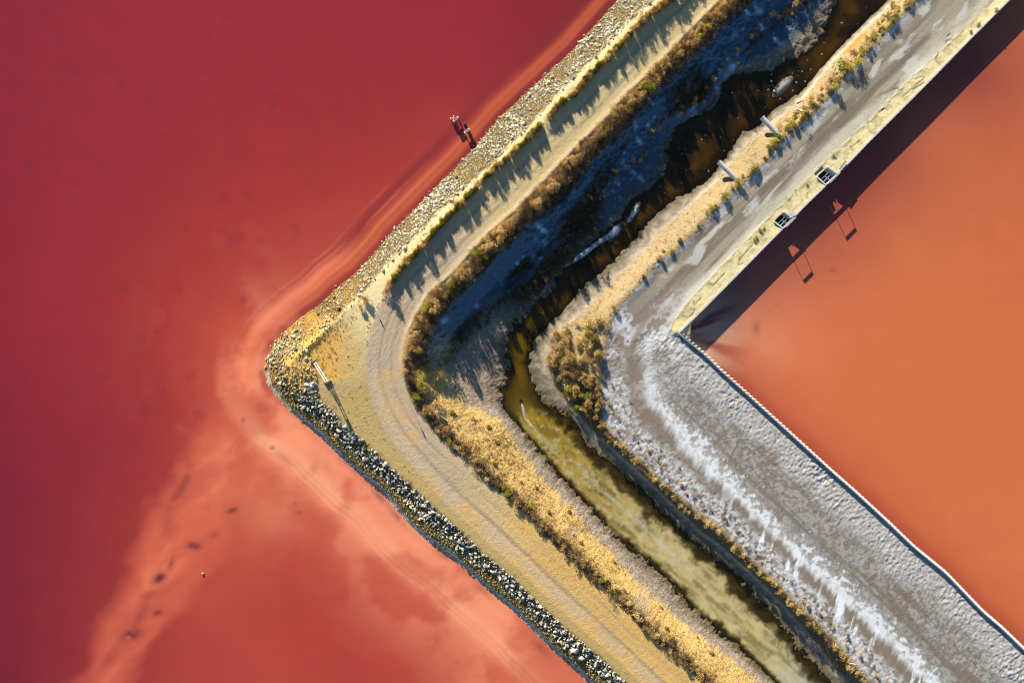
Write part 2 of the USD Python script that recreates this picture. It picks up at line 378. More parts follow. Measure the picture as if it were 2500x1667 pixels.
# cracks in the sand along the upper wall
cracks = [[(2335,92),(2310,104),(2318,112)],[(2285,135),(2303,150)],[(2240,190),(2262,186),(2225,222),(2208,232)],[(2118,300),(2150,330),(2140,318)],[(2150,272),(2166,262),(2172,268)],
          [(1838,600),(1808,632),(1800,642),(1818,640)],[(1770,668),(1745,695),(1735,692)],[(1715,725),(1700,742),(1688,742)],[(2100,345),(2085,352),(2090,362)],[(2255,205),(2236,214)],[(1975,470),(1966,480),(1975,486)],
          [(1694,750),(1690,770)],[(1672,768),(1690,770)],[(2330,75),(2312,92)],[(2205,215),(2190,225),(2180,222)],[(1948,478),(1938,470)],[(1930,492),(1922,484)]]
cd = np.full(x.shape, 9.0)
for c in cracks:
    q = np.array([P(*p, 1.2)[:2] for p in c])
    d = np.r_[0, np.cumsum(np.linalg.norm(np.diff(q, axis=0), axis=1))]
    tt = np.arange(0, d[-1], 0.06)
    q = np.c_[np.interp(tt, d, q[:, 0]), np.interp(tt, d, q[:, 1])] + (meshkit.noise(np.c_[tt * 1.8, tt * 0 + q[0, 0], tt * 0]) - .5)[:, None] * 0.9
    cd = np.minimum(cd, cKDTree(q).query(np.c_[x, y], distance_upper_bound=1.0)[0])
z -= 0.06 * np.exp(-(cd / 0.09) ** 2) * sm(.3, .55, n2 + .12)
z += bandf(13.8, 15.1) * (1 - low_wall) * (sm(.5, .62, fb(x, y, .9, o=3, seed=44)) * .025 + (n3 - .5) * .04) + np.exp(-((s - 13.95 - .25 * (n2 - .5)) / .10) ** 2) * (1 - low_wall) * .04 * sm(.4, .6, n2)
Zf = Zg.copy()
Zf[M] = z

# ------------------------------------------------------------------ colours of the ground (base colours, per vertex)
ALB = 0.92


def C3(r, g, b, k=1.0):
    return L(r, g, b) * ALB * k


col = np.tile(C3(170, 150, 110), (len(x), 1))


def put(c, w):
    global col
    col = col + (np.asarray(c) - col) * np.clip(w, 0, 1)[..., None]


sj = s + (n2 - 0.5) * 0.5 + (n1 - .5) * .4
bj = lambda a, b, e=0.15: sm(a - e, a + e, sj) * (1 - sm(b - e, b + e, sj))
# stone slope soil
put(C3(128, 104, 58, .8), bj(-1, 2))
put(C3(190, 146, 66, .75), bj(0.2, 2) * sm(-19, -9, tl) * (1 - sm(8, 14, tl)) * sm(0.34, 0.55, n1))
put(C3(112, 94, 52), bj(1.35, 2.0) * sm(4, 10, tl) * 0.8)
put(C3(156, 128, 60, .9), bj(0.5, 1.35) * sm(2, 8, tl) * .8)
# crest
put(C3(222, 202, 154), bj(2, 3) * (1 - lol))
goldspit = sm(-16, -10, tl) * (1 - sm(5, 10, tl))
put(C3(196, 168, 112), bj(2.1, 3, .2) * goldspit)
put(C3(212, 166, 84), bj(1.75, 2.58, .25) * sm(-13, -9, tl) * (1 - sm(4, 7, tl)) * sm(0.22, 0.44, n1 + (n2 - .5) * .5))
put(C3(186, 158, 102), bj(2, 3) * lol * (1 - goldspit))
# road
road_up, road_bend, road_lo = C3(198, 176, 128), C3(182, 160, 134), C3(208, 168, 102)
wb = np.exp(-((t - 1) / 9.0) ** 2)
rc = lerp(lerp(np.tile(road_up, (len(x), 1)), road_lo[None], sm(3, 22, t)), road_bend[None], wb)
rc = rc * (0.86 + 0.34 * streak + 0.22 * (n3 - 0.5) + 0.25 * (n1 - .5))[:, None]
wr = sm(2.9, 3.05, s) * (1 - sm(4.0, 4.12, s))
col = lerp(col, rc, wr)
put(C3(168, 146, 122), wr * np.exp(-((s - 3.38) / 0.06) ** 2) * 0.8)
put(C3(150, 132, 112), wr * np.exp(-((s - 3.71) / 0.05) ** 2) * 0.5 * sm(.4, .6, streak))
put(C3(196, 172, 142), wr * lo * np.exp(-((s - 3.22 - .1 * (n1 - .5)) / 0.10) ** 2) * .8)
put(C3(214, 192, 150), np.exp(-((s - 3.97) / 0.07) ** 2) * (1 - sm(-2, 3, t)) * .8)
put(C3(214, 166, 84), wr * lo * sm(.5, .65, n1) * .5)
# hedge soil, shaded bank, golden bank
put(C3(112, 88, 58), bj(4.06, 5, .1) * (1 - lo * sm(4.45, 4.7, s)))
put(C3(205, 178, 125), sm(3.9, 4.05, s) * (1 - sm(4.2, 4.5, s)) * np.exp(-((t + 6) / 8) ** 2))
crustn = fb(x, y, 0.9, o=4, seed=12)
bank = lerp(np.tile(C3(66, 86, 102), (len(x), 1)), C3(146, 168, 184)[None], sm(.52, .78, crustn) ** 1.5)  # blue tone of the shade mixed into mud and crust colours
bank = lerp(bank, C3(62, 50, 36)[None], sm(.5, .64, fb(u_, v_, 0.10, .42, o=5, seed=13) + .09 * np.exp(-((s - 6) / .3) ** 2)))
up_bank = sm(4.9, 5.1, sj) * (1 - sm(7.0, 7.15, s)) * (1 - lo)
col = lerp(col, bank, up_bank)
put(C3(150, 132, 112), up_bank * sm(-6, -2, t) * sm(6.05, 6.4, s) * .8)
put(C3(165, 146, 122), up_bank * sm(6.4, 6.7, s) * np.exp(-((t + 52) / 8) ** 2))
gold = lerp(np.tile(C3(194, 154, 84), (len(x), 1)), C3(214, 182, 118)[None], n3)
gold = lerp(gold, C3(172, 150, 122)[None], sm(.55, .68, n1) * .8)
gold = lerp(gold, C3(150, 112, 55)[None], sm(.55, .7, n2) * .6)
col = lerp(col, gold, sm(4.45, 4.7, s) * (1 - sm(5.75, 6.25, sj + (n2 - .5) * .7)) * lo)
grey = lerp(np.tile(C3(150, 131, 110), (len(x), 1)), C3(178, 160, 140)[None], sm(.4, .7, n3)) * (0.75 + .5 * streak)[:, None]
col = lerp(col, grey, sm(5.85, 6.15, sj) * (1 - sm(7.0, 7.1, s)) * lo)
# bed of the canal
put(lerp(np.tile(C3(74, 58, 22), (len(x), 1)), C3(132, 108, 48)[None], lo), sm(6.93, 7.04, s) * (1 - sm(8.96, 9.07, s)))
# right bank: mud flat, gravel slope
mud = lerp(np.tile(C3(150, 136, 114), (len(x), 1)), C3(176, 160, 138)[None], sm(.35, .65, n2)) * (0.8 + .4 * streak)[:, None]
mud = lerp(mud, C3(118, 100, 72)[None], (1 - sm(0.0, 0.5, s - 9)) * .7)
col = lerp(col, mud, sm(8.96, 9.06, s) * (1 - sm(9.9, 10.15, sj)))
slope_ = lerp(np.tile(C3(196, 170, 124, .66), (len(x), 1)), C3(150, 122, 84, .8)[None], sm(.50, .68, fb(x, y, 2.4, o=4, seed=23)) * .8)
slope_ = lerp(slope_, C3(206, 140, 52, .75)[None], sm(.5, .6, n1) * (1 - sm(10.1, 10.5, s)) * sm(-42, -50, t))
col = lerp(col, slope_, sm(9.9, 10.15, sj) * (1 - sm(11.25, 11.6, sj)) * (1 - lo * .5))
put(C3(72, 62, 50), lo * sm(9.85, 10.2, s) * (1 - sm(11.1, 11.4, sj)) * .85)  # shade on the lower canal slope deepened by a darker ground colour
wet = (1 - sm(.02, .34, z - ZW + (n2 - .5) * .2)) * sm(6.0, 6.3, s) * (1 - sm(9.8, 10.1, s))
put(C3(92, 80, 56), wet * .75)
# platform above the corner
pu = lerp(np.tile(C3(126, 114, 96), (len(x), 1)), C3(164, 152, 130)[None], sm(.35, .65, upstreak))
swirl = fb(u_ + 2.4 * n1, v_ + 1.6 * n1, .32, 1.1, o=5, seed=15)
pu = lerp(pu, C3(216, 212, 205)[None], sm(.56, .68, swirl) * .6)
pu = lerp(pu, C3(206, 206, 212)[None], (1 - sm(11.6, 12.2, sj)) * sm(.42, .58, n2) * .7)
pu = lerp(pu, C3(206, 198, 176)[None], sm(12.75, 13.05, s + .5 * (n1 - .5)) * (1 - sm(13.8, 13.95, s)) * sm(.30, .56, swirl + .06) * .6)
berm = lerp(np.tile(C3(196, 182, 138), (len(x), 1)), C3(170, 156, 116)[None], sm(.42, .68, n2))
pu = lerp(pu, berm, sm(13.75, 14.05, s + (n2 - .5) * .25) * (1 - low_wall))
# platform at the corner and below it
gk = fb(x, y, 2.6, o=3, seed=17)
pl = lerp(np.tile(C3(128, 118, 107), (len(x), 1)), C3(170, 165, 160)[None], sm(.36, .64, gk + .5 * (n3 - .5)) * .75)
pl = lerp(pl, C3(120, 106, 90)[None], sm(.52, .66, lostreak) * sm(13.1, 13.3, s) * (1 - sm(13.75, 13.9, s)) * .8)
tong = fb(p_ + .3 * q_, q_, 2.2, .25, o=4, seed=18)
wstrip = s - 12.95 + (n1 - .5) * .35 + (fb(x, y, .18, o=3, seed=45) - .5) * .5
brown = sm(-.62, -.48, wstrip + (n2 - .5) * .2) * (1 - sm(-.36, .02, wstrip + (tong - .5) * .6))
pl = lerp(pl, C3(128, 113, 96)[None], brown * .9)
white = sm(-.26, .0, wstrip + (tong - .5) * .5) * (1 - sm(.04, .24, wstrip + (gk - .5) * .9 + (n2 - .5) * .4))
ctr = lerp(np.tile(C3(222, 222, 221), (len(x), 1)), C3(198, 196, 193)[None], sm(.45, .6, gk))
pl = lerp(pl, ctr, white * .96)
crst = sm(11.3, 11.7, s) * (1 - sm(12.3, 12.6, s + (n2 - .5) * .5))
pl = lerp(pl, C3(192, 188, 184)[None], crst * sm(.34, .56, gk + .4 * (n2 - .5)))
pl = lerp(pl, C3(120, 96, 76)[None], crst * sm(.6, .7, n2) * .7)
tng = sm(.54, .62, fb(p_ + .5 * q_ + 1.6 * (n1 - .5), q_, 1.15, .16, o=4, seed=19) + .12 * (n2 - .5)) * sm(12.05, 12.35, s) * (1 - sm(12.92, 13.06, s)) * sm(28, 38, t)
pl = lerp(pl, C3(228, 230, 232)[None], tng)
pl = lerp(pl, C3(188, 184, 178)[None], wrip * .6)
mid = np.exp(-(tw / 6.) ** 2)
pc = lerp(np.tile(C3(138, 125, 112), (len(x), 1)), C3(206, 204, 202)[None], sm(.47, .60, .6 * swirl + .4 * gk + .05 * sm(12.4, 13.2, s)))
pc = lerp(pc, C3(134, 116, 102)[None], np.exp(-((s - 12.55) / .12) ** 2) * .8)
wl_ = sm(-3, 5, tw)
plat = lerp(lerp(pu, pl, wl_), pc, mid * (1 - sm(13.7, 14.0, s) * (1 - low_wall)) * .9)
col = lerp(col, plat, sm(11.25, 11.6, sj))
put(C3(214, 200, 160), (dwall < .42) * (1 - low_wall) * .4)
put(C3(70, 62, 50), np.exp(-(cd / 0.10) ** 2) * .5)
put(C3(104, 98, 88), sm(.1, .4, islet) * .9)
put(C3(150, 146, 138), sm(.55, .8, islet * (.6 + .8 * n3)) * .7)
put(C3(176, 158, 134), sm(.25, .5, bar3))
put(C3(168, 178, 188), sm(.3, .7, crust) * (s > 6.5) * sm(.40, .6, n3 + .1))
# pale salt rim along the red pond below the bend
rim = np.exp(-((shore_d - 0.25 - .3 * (n2 - .5)) / 0.24) ** 2) * sm(P(0, 880)[1] + 0, P(0, 930)[1], y) * (s > .5)
put(C3(204, 196, 188), rim * sm(.42, .58, .5 * n3 + .5 * n2 + .06) * .85)
col *= (0.93 + 0.14 * fb(x, y, 9.0, o=1, seed=21))[:, None]
col = np.clip(col, 0.004, 0.86)
COL = np.zeros(X.shape + (3,))
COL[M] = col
VV = np.stack([X, Y, Zf], -1)
NX, NY = np.gradient(Zf, gx, axis=1), np.gradient(Zf, gy, axis=0)
NN = np.stack([-NX, -NY, np.ones_like(X)], -1)
NN /= np.linalg.norm(NN, axis=-1, keepdims=True)
Sc = (Sg[:-1, :-1] + Sg[1:, :-1] + Sg[:-1, 1:] + Sg[1:, 1:]) / 4
Mc = M[:-1, :-1] & M[1:, :-1] & M[:-1, 1:] & M[1:, 1:]
Xc, Yc = (X[:-1, :-1] + X[1:, 1:]) / 2, (Y[:-1, :-1] + Y[1:, 1:]) / 2


def inside(poly, grow=0.0):
    q = np.array([P(*p, 1.2)[:2] for p in poly])
    c0 = q.mean(0)
    q = c0 + (q - c0) * (1 + grow)
    r = np.ones(Xc.shape, bool)
    o = np.sign(np.cross(q[1] - q[0], q[2] - q[1]))
    for i in range(len(q)):
        a, b = q[i], q[(i + 1) % len(q)]
        r &= o * ((b[0] - a[0]) * (Yc - a[1]) - (b[1] - a[1]) * (Xc - a[0])) > 0
    return r


hole = inside(BOX, -0.03) | inside(BOX2, -0.03)


def height(px_, py_):
    i = np.clip(np.searchsorted(gx, px_), 1, len(gx) - 1)
    j = np.clip(np.searchsorted(gy, py_), 1, len(gy) - 1)
    return Zf[j, i]


def svalue(px_, py_):
    return Sg[np.clip(np.searchsorted(gy, py_), 1, len(gy) - 1), np.clip(np.searchsorted(gx, px_), 1, len(gx) - 1)]


def sheet(name, cells, material, verts, normals, color, label=None, cat=None, kind='structure'):
    jj, ii = np.nonzero(cells)
    nxg = X.shape[1]
    a = jj * nxg + ii
    quads = np.c_[a, a + 1, a + 1 + nxg, a + nxg]
    used, inv = np.unique(quads, return_inverse=True)
    quads = inv.reshape(quads.shape)
    m = UsdGeom.Mesh.Define(stage, numbered('/World', name))
    m.CreatePointsAttr(Vt.Vec3fArray.FromNumpy(verts.reshape(-1, 3)[used].astype(np.float32)))
    m.CreateFaceVertexCountsAttr(Vt.IntArray.FromNumpy(np.full(len(quads), 4, np.int32)))
    m.CreateFaceVertexIndicesAttr(Vt.IntArray.FromNumpy(quads.astype(np.int32).ravel()))
    m.CreateSubdivisionSchemeAttr('none')
    m.CreateNormalsAttr(Vt.Vec3fArray.FromNumpy(normals.reshape(-1, 3)[used].astype(np.float32)))
    m.SetNormalsInterpolation('vertex')
    pv = UsdGeom.PrimvarsAPI(m).CreatePrimvar('albedo', Sdf.ValueTypeNames.Color3fArray, 'vertex')
    pv.Set(Vt.Vec3fArray.FromNumpy(color.reshape(-1, 3)[used].astype(np.float32)))
    UsdShade.MaterialBindingAPI.Apply(m.GetPrim()).Bind(material)
    return data(m.GetPrim(), label, cat, kind=kind)


def ground_mat(name, bump, scale, grain=0.18, rough=0.95):
    return usdkit.material(stage, '/World/Looks/' + name, {
        'a': ('attribute', {'attribute': 'albedo'}), 'g': ('geometry', {}),
        'n': ('noise_texture', {'scale': scale, 'detail': 3.0, 'roughness': 0.65}),
        'm': ('map_range', {'from_min': 0.3, 'from_max': 0.7, 'to_min': 1.0 - grain, 'to_max': 1.0 + grain}),
        'c': ('vector_math', {'math_type': 'scale'}),
        'b': ('bump', {'strength': 1.0, 'distance': bump}),
        'p': ('principled_bsdf', {'roughness': rough, 'specular_ior_level': 0.15})},
        [('g.position', 'n.vector'), ('n.fac', 'm.value'), ('a.color', 'c.vector1'), ('m.result', 'c.scale'), ('c.vector', 'p.base_color'),
         ('n.fac', 'b.height'), ('b.normal', 'p.normal')], surface='p.BSDF')


gm_rough = ground_mat('earth', 0.10, 6.0, 0.25)
gm_road = ground_mat('packed_gravel', 0.05, 7.0, 0.12)
gm_mud = ground_mat('mud', 0.03, 5.0, 0.12, 0.6)
gm_salt = ground_mat('salt_crust', 0.035, 7.0, 0.14)
land = Mc & ~hole
for nm, a, b, m_, lb in (('shore', 0.02, 2, gm_rough, 'stony slope between the red pond and the levee'),
                         ('levee', 2, 3, gm_road, 'sandy shoulder of the levee beside the dirt road'),
                         ('road', 3, 4, gm_road, 'pale dirt road bending along the levee'),
                         ('canal_bank', 4, 7, gm_rough, 'bank between the dirt road and the canal'),
                         ('canal_bed', 7, 9, gm_mud, 'muddy bed under the canal water'),
                         ('mud_flat', 9, 10, gm_mud, 'grey mud strip at the right edge of the canal'),
                         ('ridge', 10, 11.5, gm_rough, 'gravel ridge between the canal and the salt flat'),
                         ('salt_flat', 11.5, 15.02, gm_salt, 'grey salt crusted flat behind the retaining wall')):
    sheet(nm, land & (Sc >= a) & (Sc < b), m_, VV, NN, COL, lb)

# ------------------------------------------------------------------ water
WK = 0.86


def water_mat(name, alpha=False, rough=0.12):
    nodes = {'a': ('attribute', {'attribute': 'albedo'}), 'g': ('geometry', {}),
             'n': ('noise_texture', {'scale': 1.3, 'detail': 3.0}),
             'b': ('bump', {'strength': 0.25, 'distance': 0.02}),
             'p': ('principled_bsdf', {'roughness': rough, 'specular_ior_level': 0.4, 'ior': 1.33})}
    links = [('a.color', 'p.base_color'), ('g.position', 'n.vector'), ('n.fac', 'b.height'), ('b.normal', 'p.normal')]
    return usdkit.material(stage, '/World/Looks/' + name, nodes, links, surface='p.BSDF')


brine = water_mat('brine')
flatN = np.zeros(X.shape + (3,)); flatN[..., 2] = 1


def rbf(points, xx, yy, zlev=0.0, kern='linear'):
    p = np.array([P(a, b, zlev)[:2] for a, b, *_ in points])
    c = np.array([L(*q[2]) if len(q) == 3 else L(*q[2:5]) for q in points])
    f = RBFInterpolator(p, c, kernel=kern, smoothing=2.0)
    return np.clip(f(np.c_[xx, yy]), 0.003, 0.9)


# the ponds get their own coarser grid
def pond(name, cond, verts_z, colour, label):
    px_ = np.r_[gx[:NO], np.arange(-67, 67.01, 0.25), gx[-NO:]]
    py_ = np.r_[gy[:NO], np.arange(-46, 46.01, 0.25), gy[-NO:]]
    XX, YY = np.meshgrid(px_, py_)
    SS = tin(XX.ravel(), YY.ravel())[:, 1].reshape(XX.shape)
    ok = cond(XX, YY, SS)
    cells = ok[:-1, :-1] | ok[1:, :-1] | ok[:-1, 1:] | ok[1:, 1:]
    c = np.zeros(XX.shape + (3,))
    need = np.zeros(XX.shape, bool)
    need[:-1, :-1] |= cells; need[1:, :-1] |= cells; need[:-1, 1:] |= cells; need[1:, 1:] |= cells
    c[need] = colour(XX[need], YY[need])
    jj, ii = np.nonzero(cells)
    n_ = XX.shape[1]
    a = jj * n_ + ii
    quads = np.c_[a, a + 1, a + 1 + n_, a + n_]
    used, inv = np.unique(quads, return_inverse=True)
    quads = inv.reshape(quads.shape)
    m = UsdGeom.Mesh.Define(stage, numbered('/World', name))
    v = np.stack([XX, YY, np.full(XX.shape, verts_z)], -1).reshape(-1, 3)[used]
    m.CreatePointsAttr(Vt.Vec3fArray.FromNumpy(v.astype(np.float32)))
    m.CreateFaceVertexCountsAttr(Vt.IntArray.FromNumpy(np.full(len(quads), 4, np.int32)))
    m.CreateFaceVertexIndicesAttr(Vt.IntArray.FromNumpy(quads.astype(np.int32).ravel()))
    m.CreateSubdivisionSchemeAttr('none')
    UsdGeom.PrimvarsAPI(m).CreatePrimvar('albedo', Sdf.ValueTypeNames.Color3fArray, 'vertex').Set(Vt.Vec3fArray.FromNumpy(c.reshape(-1, 3)[used].astype(np.float32)))
    UsdShade.MaterialBindingAPI.Apply(m.GetPrim()).Bind(brine)
    return data(m.GetPrim(), label, kind='structure')


red_pts = [(0,0,142,40,52),(400,0,156,44,52),(800,0,158,45,53),(1200,0,152,44,52),(1450,0,132,37,47),
 (0,400,142,39,52),(400,400,156,46,53),(800,300,158,47,53),(1050,200,154,46,52),(1280,160,146,43,50),
 (0,800,144,40,52),(400,800,166,54,54),(650,700,180,66,57),(900,480,172,58,54),(1000,400,166,54,53),(200,600,154,45,52),
 (0,1100,134,36,50),(300,1000,154,48,53),(500,850,184,68,58),(600,820,200,82,64),(200,900,150,44,52),(560,900,190,70,58),(450,1000,160,50,52),(400,1150,160,52,54),
 (0,1400,124,32,47),(150,1300,138,40,50),(250,1150,146,44,51),(0,1667,124,33,47),(100,1600,138,40,50),
 (620,1000,226,106,82),(620,1130,220,102,80),(600,1300,192,78,62),(500,1450,186,72,60),(450,1600,172,60,56),(650,1500,180,66,57),(700,1350,184,70,59),(800,1350,186,70,59),(380,1667,170,60,56),
 (700,1667,184,68,58),(900,1500,178,64,57),(900,1280,234,124,98),(1000,1400,228,116,92),(1000,1667,180,66,57),(1100,1560,200,82,66),(1200,1600,232,118,94),(1250,1550,240,132,106),(1350,1640,234,124,98),
 (720,1080,240,132,106),(800,1180,238,130,104)]
plume = np.array([P(*p)[:2] for p in [(600,985),(560,1060),(520,1140),(480,1220),(440,1300),(390,1400),(345,1480),(300,1560),(265,1640),(235,1720)]])
plume_w = np.array([2.2, 3.2, 3.7, 4.2, 4.4, 4.2, 3.8, 3.6, 3.5, 3.5])
shore_tree = cKDTree(wl[1][:, :2])
n_s = len(wl[1])
shore_arc = np.r_[0, np.cumsum(np.linalg.norm(np.diff(wl[1][:, :2], axis=0), axis=1))]
sb = shore_arc[shore_tree.query(P(648, 906)[:2])[1]]


def red(xx, yy):
    wx = (fb(xx, yy, .07, o=4, seed=31) - .5) * 9
    wy = (fb(xx, yy, .07, o=4, seed=32) - .5) * 9
    cx_, cy_ = np.clip(xx + wx, -70, 70), np.clip(yy + wy, -48, 48)
    c = rbf(red_pts, cx_, cy_)
    d, i = shore_tree.query(np.c_[xx, yy])
    ts = shore_arc[i] - sb                                # negative above the bend
    uu, vv = (xx * UP_DIR[0] + yy * UP_DIR[1]), (-xx * UP_DIR[1] + yy * UP_DIR[0])
    up = sm(2, 8, -ts); dn = sm(0, 6, ts)
    wig = (fb(uu, vv, .06, .3, o=3, seed=33) - .5) * 2.2
    cl = fb(xx, yy, .16, o=5, seed=36)
    # above the bend: dark water line against the stones, an orange shoal strip, then dark again
    def add(rgb, w):
        nonlocal c
        c = c + (L(*rgb) - c) * np.clip(w, 0, 1)[:, None]
    dd = d + wig * .5
    pk, pi_ = cKDTree(np.vstack([plume[i] + (plume[i + 1] - plume[i]) * f for i in range(9) for f in np.linspace(0, 1, 12)])).query(np.c_[xx, yy])
    pwid = np.interp(pi_ / 12, range(10), plume_w)
    pn = fb(xx, yy, .13, o=5, seed=40)
    pf = fb(xx * .83 + yy * .55, -xx * .55 + yy * .83, .12, .4, o=5, seed=46)
    pe = pk / pwid + (pn - .5) * 1.8 + (pf - .5) * 1.0
    add((214, 95, 74), (1 - sm(.3, 1.3, pe)) * .92)
    add((226, 112, 86), (1 - sm(.2, .6, pe)) * sm(.45, .65, pf) * .7)
    add((182, 74, 66), (1 - sm(.2, .9, pe)) * sm(.5, .68, 1 - pf) * .5)
    band = sm(2, 10, ts)
    add((196, 82, 66), band * np.exp(-((d - 8.0 - 3 * (pn - .5)) / 2.2) ** 2) * .6)
    add((247, 143, 115), sm(-3, 3, ts) * (1 - sm(5.0, 6.6, d + 1.2 * (pf - .5) + 1.6 * (pn - .5))) * sm(.1, .9, d) * .9)
    add((196, 88, 62), up * np.exp(-((dd - 1.75) / .65) ** 2) * .85)
    add((128, 42, 48), up * np.exp(-((d - 0.25) / .45) ** 2) * .7)
    add((132, 42, 50), up * np.exp(-((dd - 3.3) / .7) ** 2) * .65 * sm(.35, .6, fb(ts, d, .05, .1, o=2, seed=34) + .1))
    add((206, 104, 72), up * np.exp(-((dd - 1.2) / .16) ** 2) * .4)
    # below: pale salty streaks running along the shore
    st = fb(ts, d, .05, 1.3, o=4, seed=35)
    add((253, 166, 134), dn * np.exp(-((d + wig * .3 - 4.5) / .9) ** 2) * sm(.30, .52, st) * .85)
    add((226, 104, 80), dn * np.exp(-((dd - 2.2) / .9) ** 2) * sm(.4, .6, cl) * .7)
    add((176, 66, 58), dn * np.exp(-((d - .7) / .6) ** 2) * sm(.46, .6, cl) * .75)
    for off, k in ((4.4, .35), (5.0, .45), (5.7, .3), (6.4, .25)):
        add((206, 94, 76), dn * 1.5 * np.exp(-((d + wig * .25 - off) / .20) ** 2) * k * .8 * sm(4, 14, ts))
    bd = sm(-22, -12, ts) * (1 - sm(6, 14, ts))
    add((244, 124, 96), bd * np.exp(-((d + wig * .3 - 2.7) / .8) ** 2) * .9)
    add((150, 56, 50), bd * np.exp(-((d - .5) / .4) ** 2) * (1 - sm(0, 5, ts)) * .8)
    for off, k in ((1.9, .6), (2.9, .5), (3.6, .55), (4.3, .35)):
        add((246, 132, 100), sm(-60, -14, ts) * (1 - sm(4, 9, ts)) * np.exp(-((d + wig * .35 - off) / .17) ** 2) * k * .65 * sm(.42, .62, st + .5 * (cl - .5)))
    near = np.exp(-(d / 9) ** 2) * sm(-14, 4, ts)
    add((250, 146, 116), near * sm(.45, .60, cl) * .75)
    add((196, 78, 62), near * sm(.5, .66, 1 - cl) * .7)
    c *= (0.93 + .14 * fb(xx, yy, .45, o=4, seed=37))[:, None]
    add((118, 40, 58), sm(.60, .74, fb(xx, yy, .55, o=4, seed=39)) * .22 * (1 - band * .8) * (1 - sm(-30, 0, xx)) )
    nd = fb(xx, yy, 1.1, o=4, seed=38)
    # drifting weed and salt rafts, dark purple
    for px0, py0, rx, ry, an, k in ((474,1332,.85,.45,-8,1),(390,1410,.95,.6,35,1),(385,1495,.7,.4,15,.8),(320,1548,1.2,.7,20,.95),(567,1245,.7,.3,20,.8),(418,1376,.35,.9,-20,.6),
                                    (430,1210,.7,2.6,-28,.35),(455,1170,.4,1.6,-25,.4),(345,1500,.6,1.6,-25,.4),(265,1610,.7,2.4,-30,.35),(410,1280,.7,1.4,-20,.3),(365,1450,1.4,.5,10,.4),(270,1488,1.2,.9,20,.3),
                                    (520,1305,.9,.5,30,.35),(594,1025,.25,.25,0,.7),(665,1092,.3,.2,0,.7),(720,1230,.2,.2,0,.5),(730,1250,.4,.2,0,.5),(700,1120,1.5,.5,-30,.35),(855,1130,1.6,.5,-40,.5),(925,1210,1.4,.4,-48,.55),(970,1262,1.2,.35,-48,.5),
                                    (1080,1350,1.4,.5,-38,.4),(1180,1440,1.2,.4,-40,.4),(1320,1580,1.6,.5,-45,.4)):
        c0 = P(px0, py0)
        a = math.radians(an)
        dx, dy = xx - c0[0], yy - c0[1]
        e = ((dx * math.cos(a) + dy * math.sin(a)) / rx) ** 2 + ((-dx * math.sin(a) + dy * math.cos(a)) / ry) ** 2
        add((96, 36, 50), k * np.exp(-e) * sm(.25, .6, nd + .1))
    return np.clip(c * WK * np.array([.98, 1.13, .98]), .002, .85)


or_pts = [(2500,50,196,100,62),(2300,330,204,104,66),(2480,500,208,104,62),(2200,600,214,112,68),(2480,800,214,108,64),(2100,750,216,110,68),(1950,800,220,114,74),
 (1850,850,232,136,94),(1830,780,226,128,90),(2300,1000,216,110,64),(2000,1000,218,112,68),(2100,1120,214,108,64),(2400,1300,218,113,68),(2480,1500,216,112,67),(1750,860,196,130,104),(1770,900,190,104,78),
 (1900,930,214,112,72),(2000,520,160,70,60),(2150,380,150,64,58),(1760,760,120,70,66),(1730,790,120,90,90),(2350,180,150,60,58)]
wall_lo_tree, wall_up_tree = cKDTree(wV[:, :2]), cKDTree(wU[:, :2])


def orange(xx, yy):
    wx, wy = (fb(xx, yy, .1, o=4, seed=51) - .5) * 5, (fb(xx, yy, .1, o=4, seed=52) - .5) * 5
    c = rbf(or_pts, np.clip(xx + wx, -70, 70), np.clip(yy + wy, -48, 48))
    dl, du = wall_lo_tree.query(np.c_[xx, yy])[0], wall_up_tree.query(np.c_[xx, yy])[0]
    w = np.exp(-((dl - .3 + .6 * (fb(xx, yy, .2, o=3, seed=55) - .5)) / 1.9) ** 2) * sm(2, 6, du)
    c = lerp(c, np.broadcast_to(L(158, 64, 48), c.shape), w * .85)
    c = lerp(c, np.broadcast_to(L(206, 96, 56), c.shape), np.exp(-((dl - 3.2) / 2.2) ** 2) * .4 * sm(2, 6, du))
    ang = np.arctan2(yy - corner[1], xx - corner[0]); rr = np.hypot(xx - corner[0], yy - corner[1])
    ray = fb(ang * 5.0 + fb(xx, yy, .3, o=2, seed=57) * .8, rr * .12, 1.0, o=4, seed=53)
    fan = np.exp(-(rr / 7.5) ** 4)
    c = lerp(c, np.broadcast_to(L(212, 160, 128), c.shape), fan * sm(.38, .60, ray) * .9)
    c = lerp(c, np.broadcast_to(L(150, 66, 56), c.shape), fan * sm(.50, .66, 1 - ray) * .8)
    c *= (0.94 + .12 * fb(xx, yy, .5, o=4, seed=54))[:, None]
    for px0, py0, rx, ry, k in ((1846, 800, .5, .9, .5), (2032, 660, .35, .2, .7), (2043, 666, .25, .12, .5), (1900, 742, .3, .12, .35), (1880, 760, .3, .2, .25)):
        c0 = P(px0, py0)
        e = ((xx - c0[0]) / rx) ** 2 + ((yy - c0[1]) / ry) ** 2
        c = lerp(c, np.broadcast_to(L(140, 70, 60), c.shape), k * np.exp(-e))
    return np.clip(c * WK * np.array([.91, 1.02, 1.08]), .002, .85)


wall_all = cKDTree(wl[15][:, :2])
redside = lambda a, b: (shore_tree.query(np.c_[a.ravel(), b.ravel()])[0] < wall_all.query(np.c_[a.ravel(), b.ravel()])[0]).reshape(a.shape)
pond('water', lambda a, b, q: (q < 1.35) | (np.isnan(q) & redside(a, b)), 0.0, red, 'red salt pond left of the levee')
pond('water', lambda a, b, q: (q > 15.0) | (np.isnan(q) & ~redside(a, b)), 0.0, orange, 'orange salt pond inside the retaining wall')

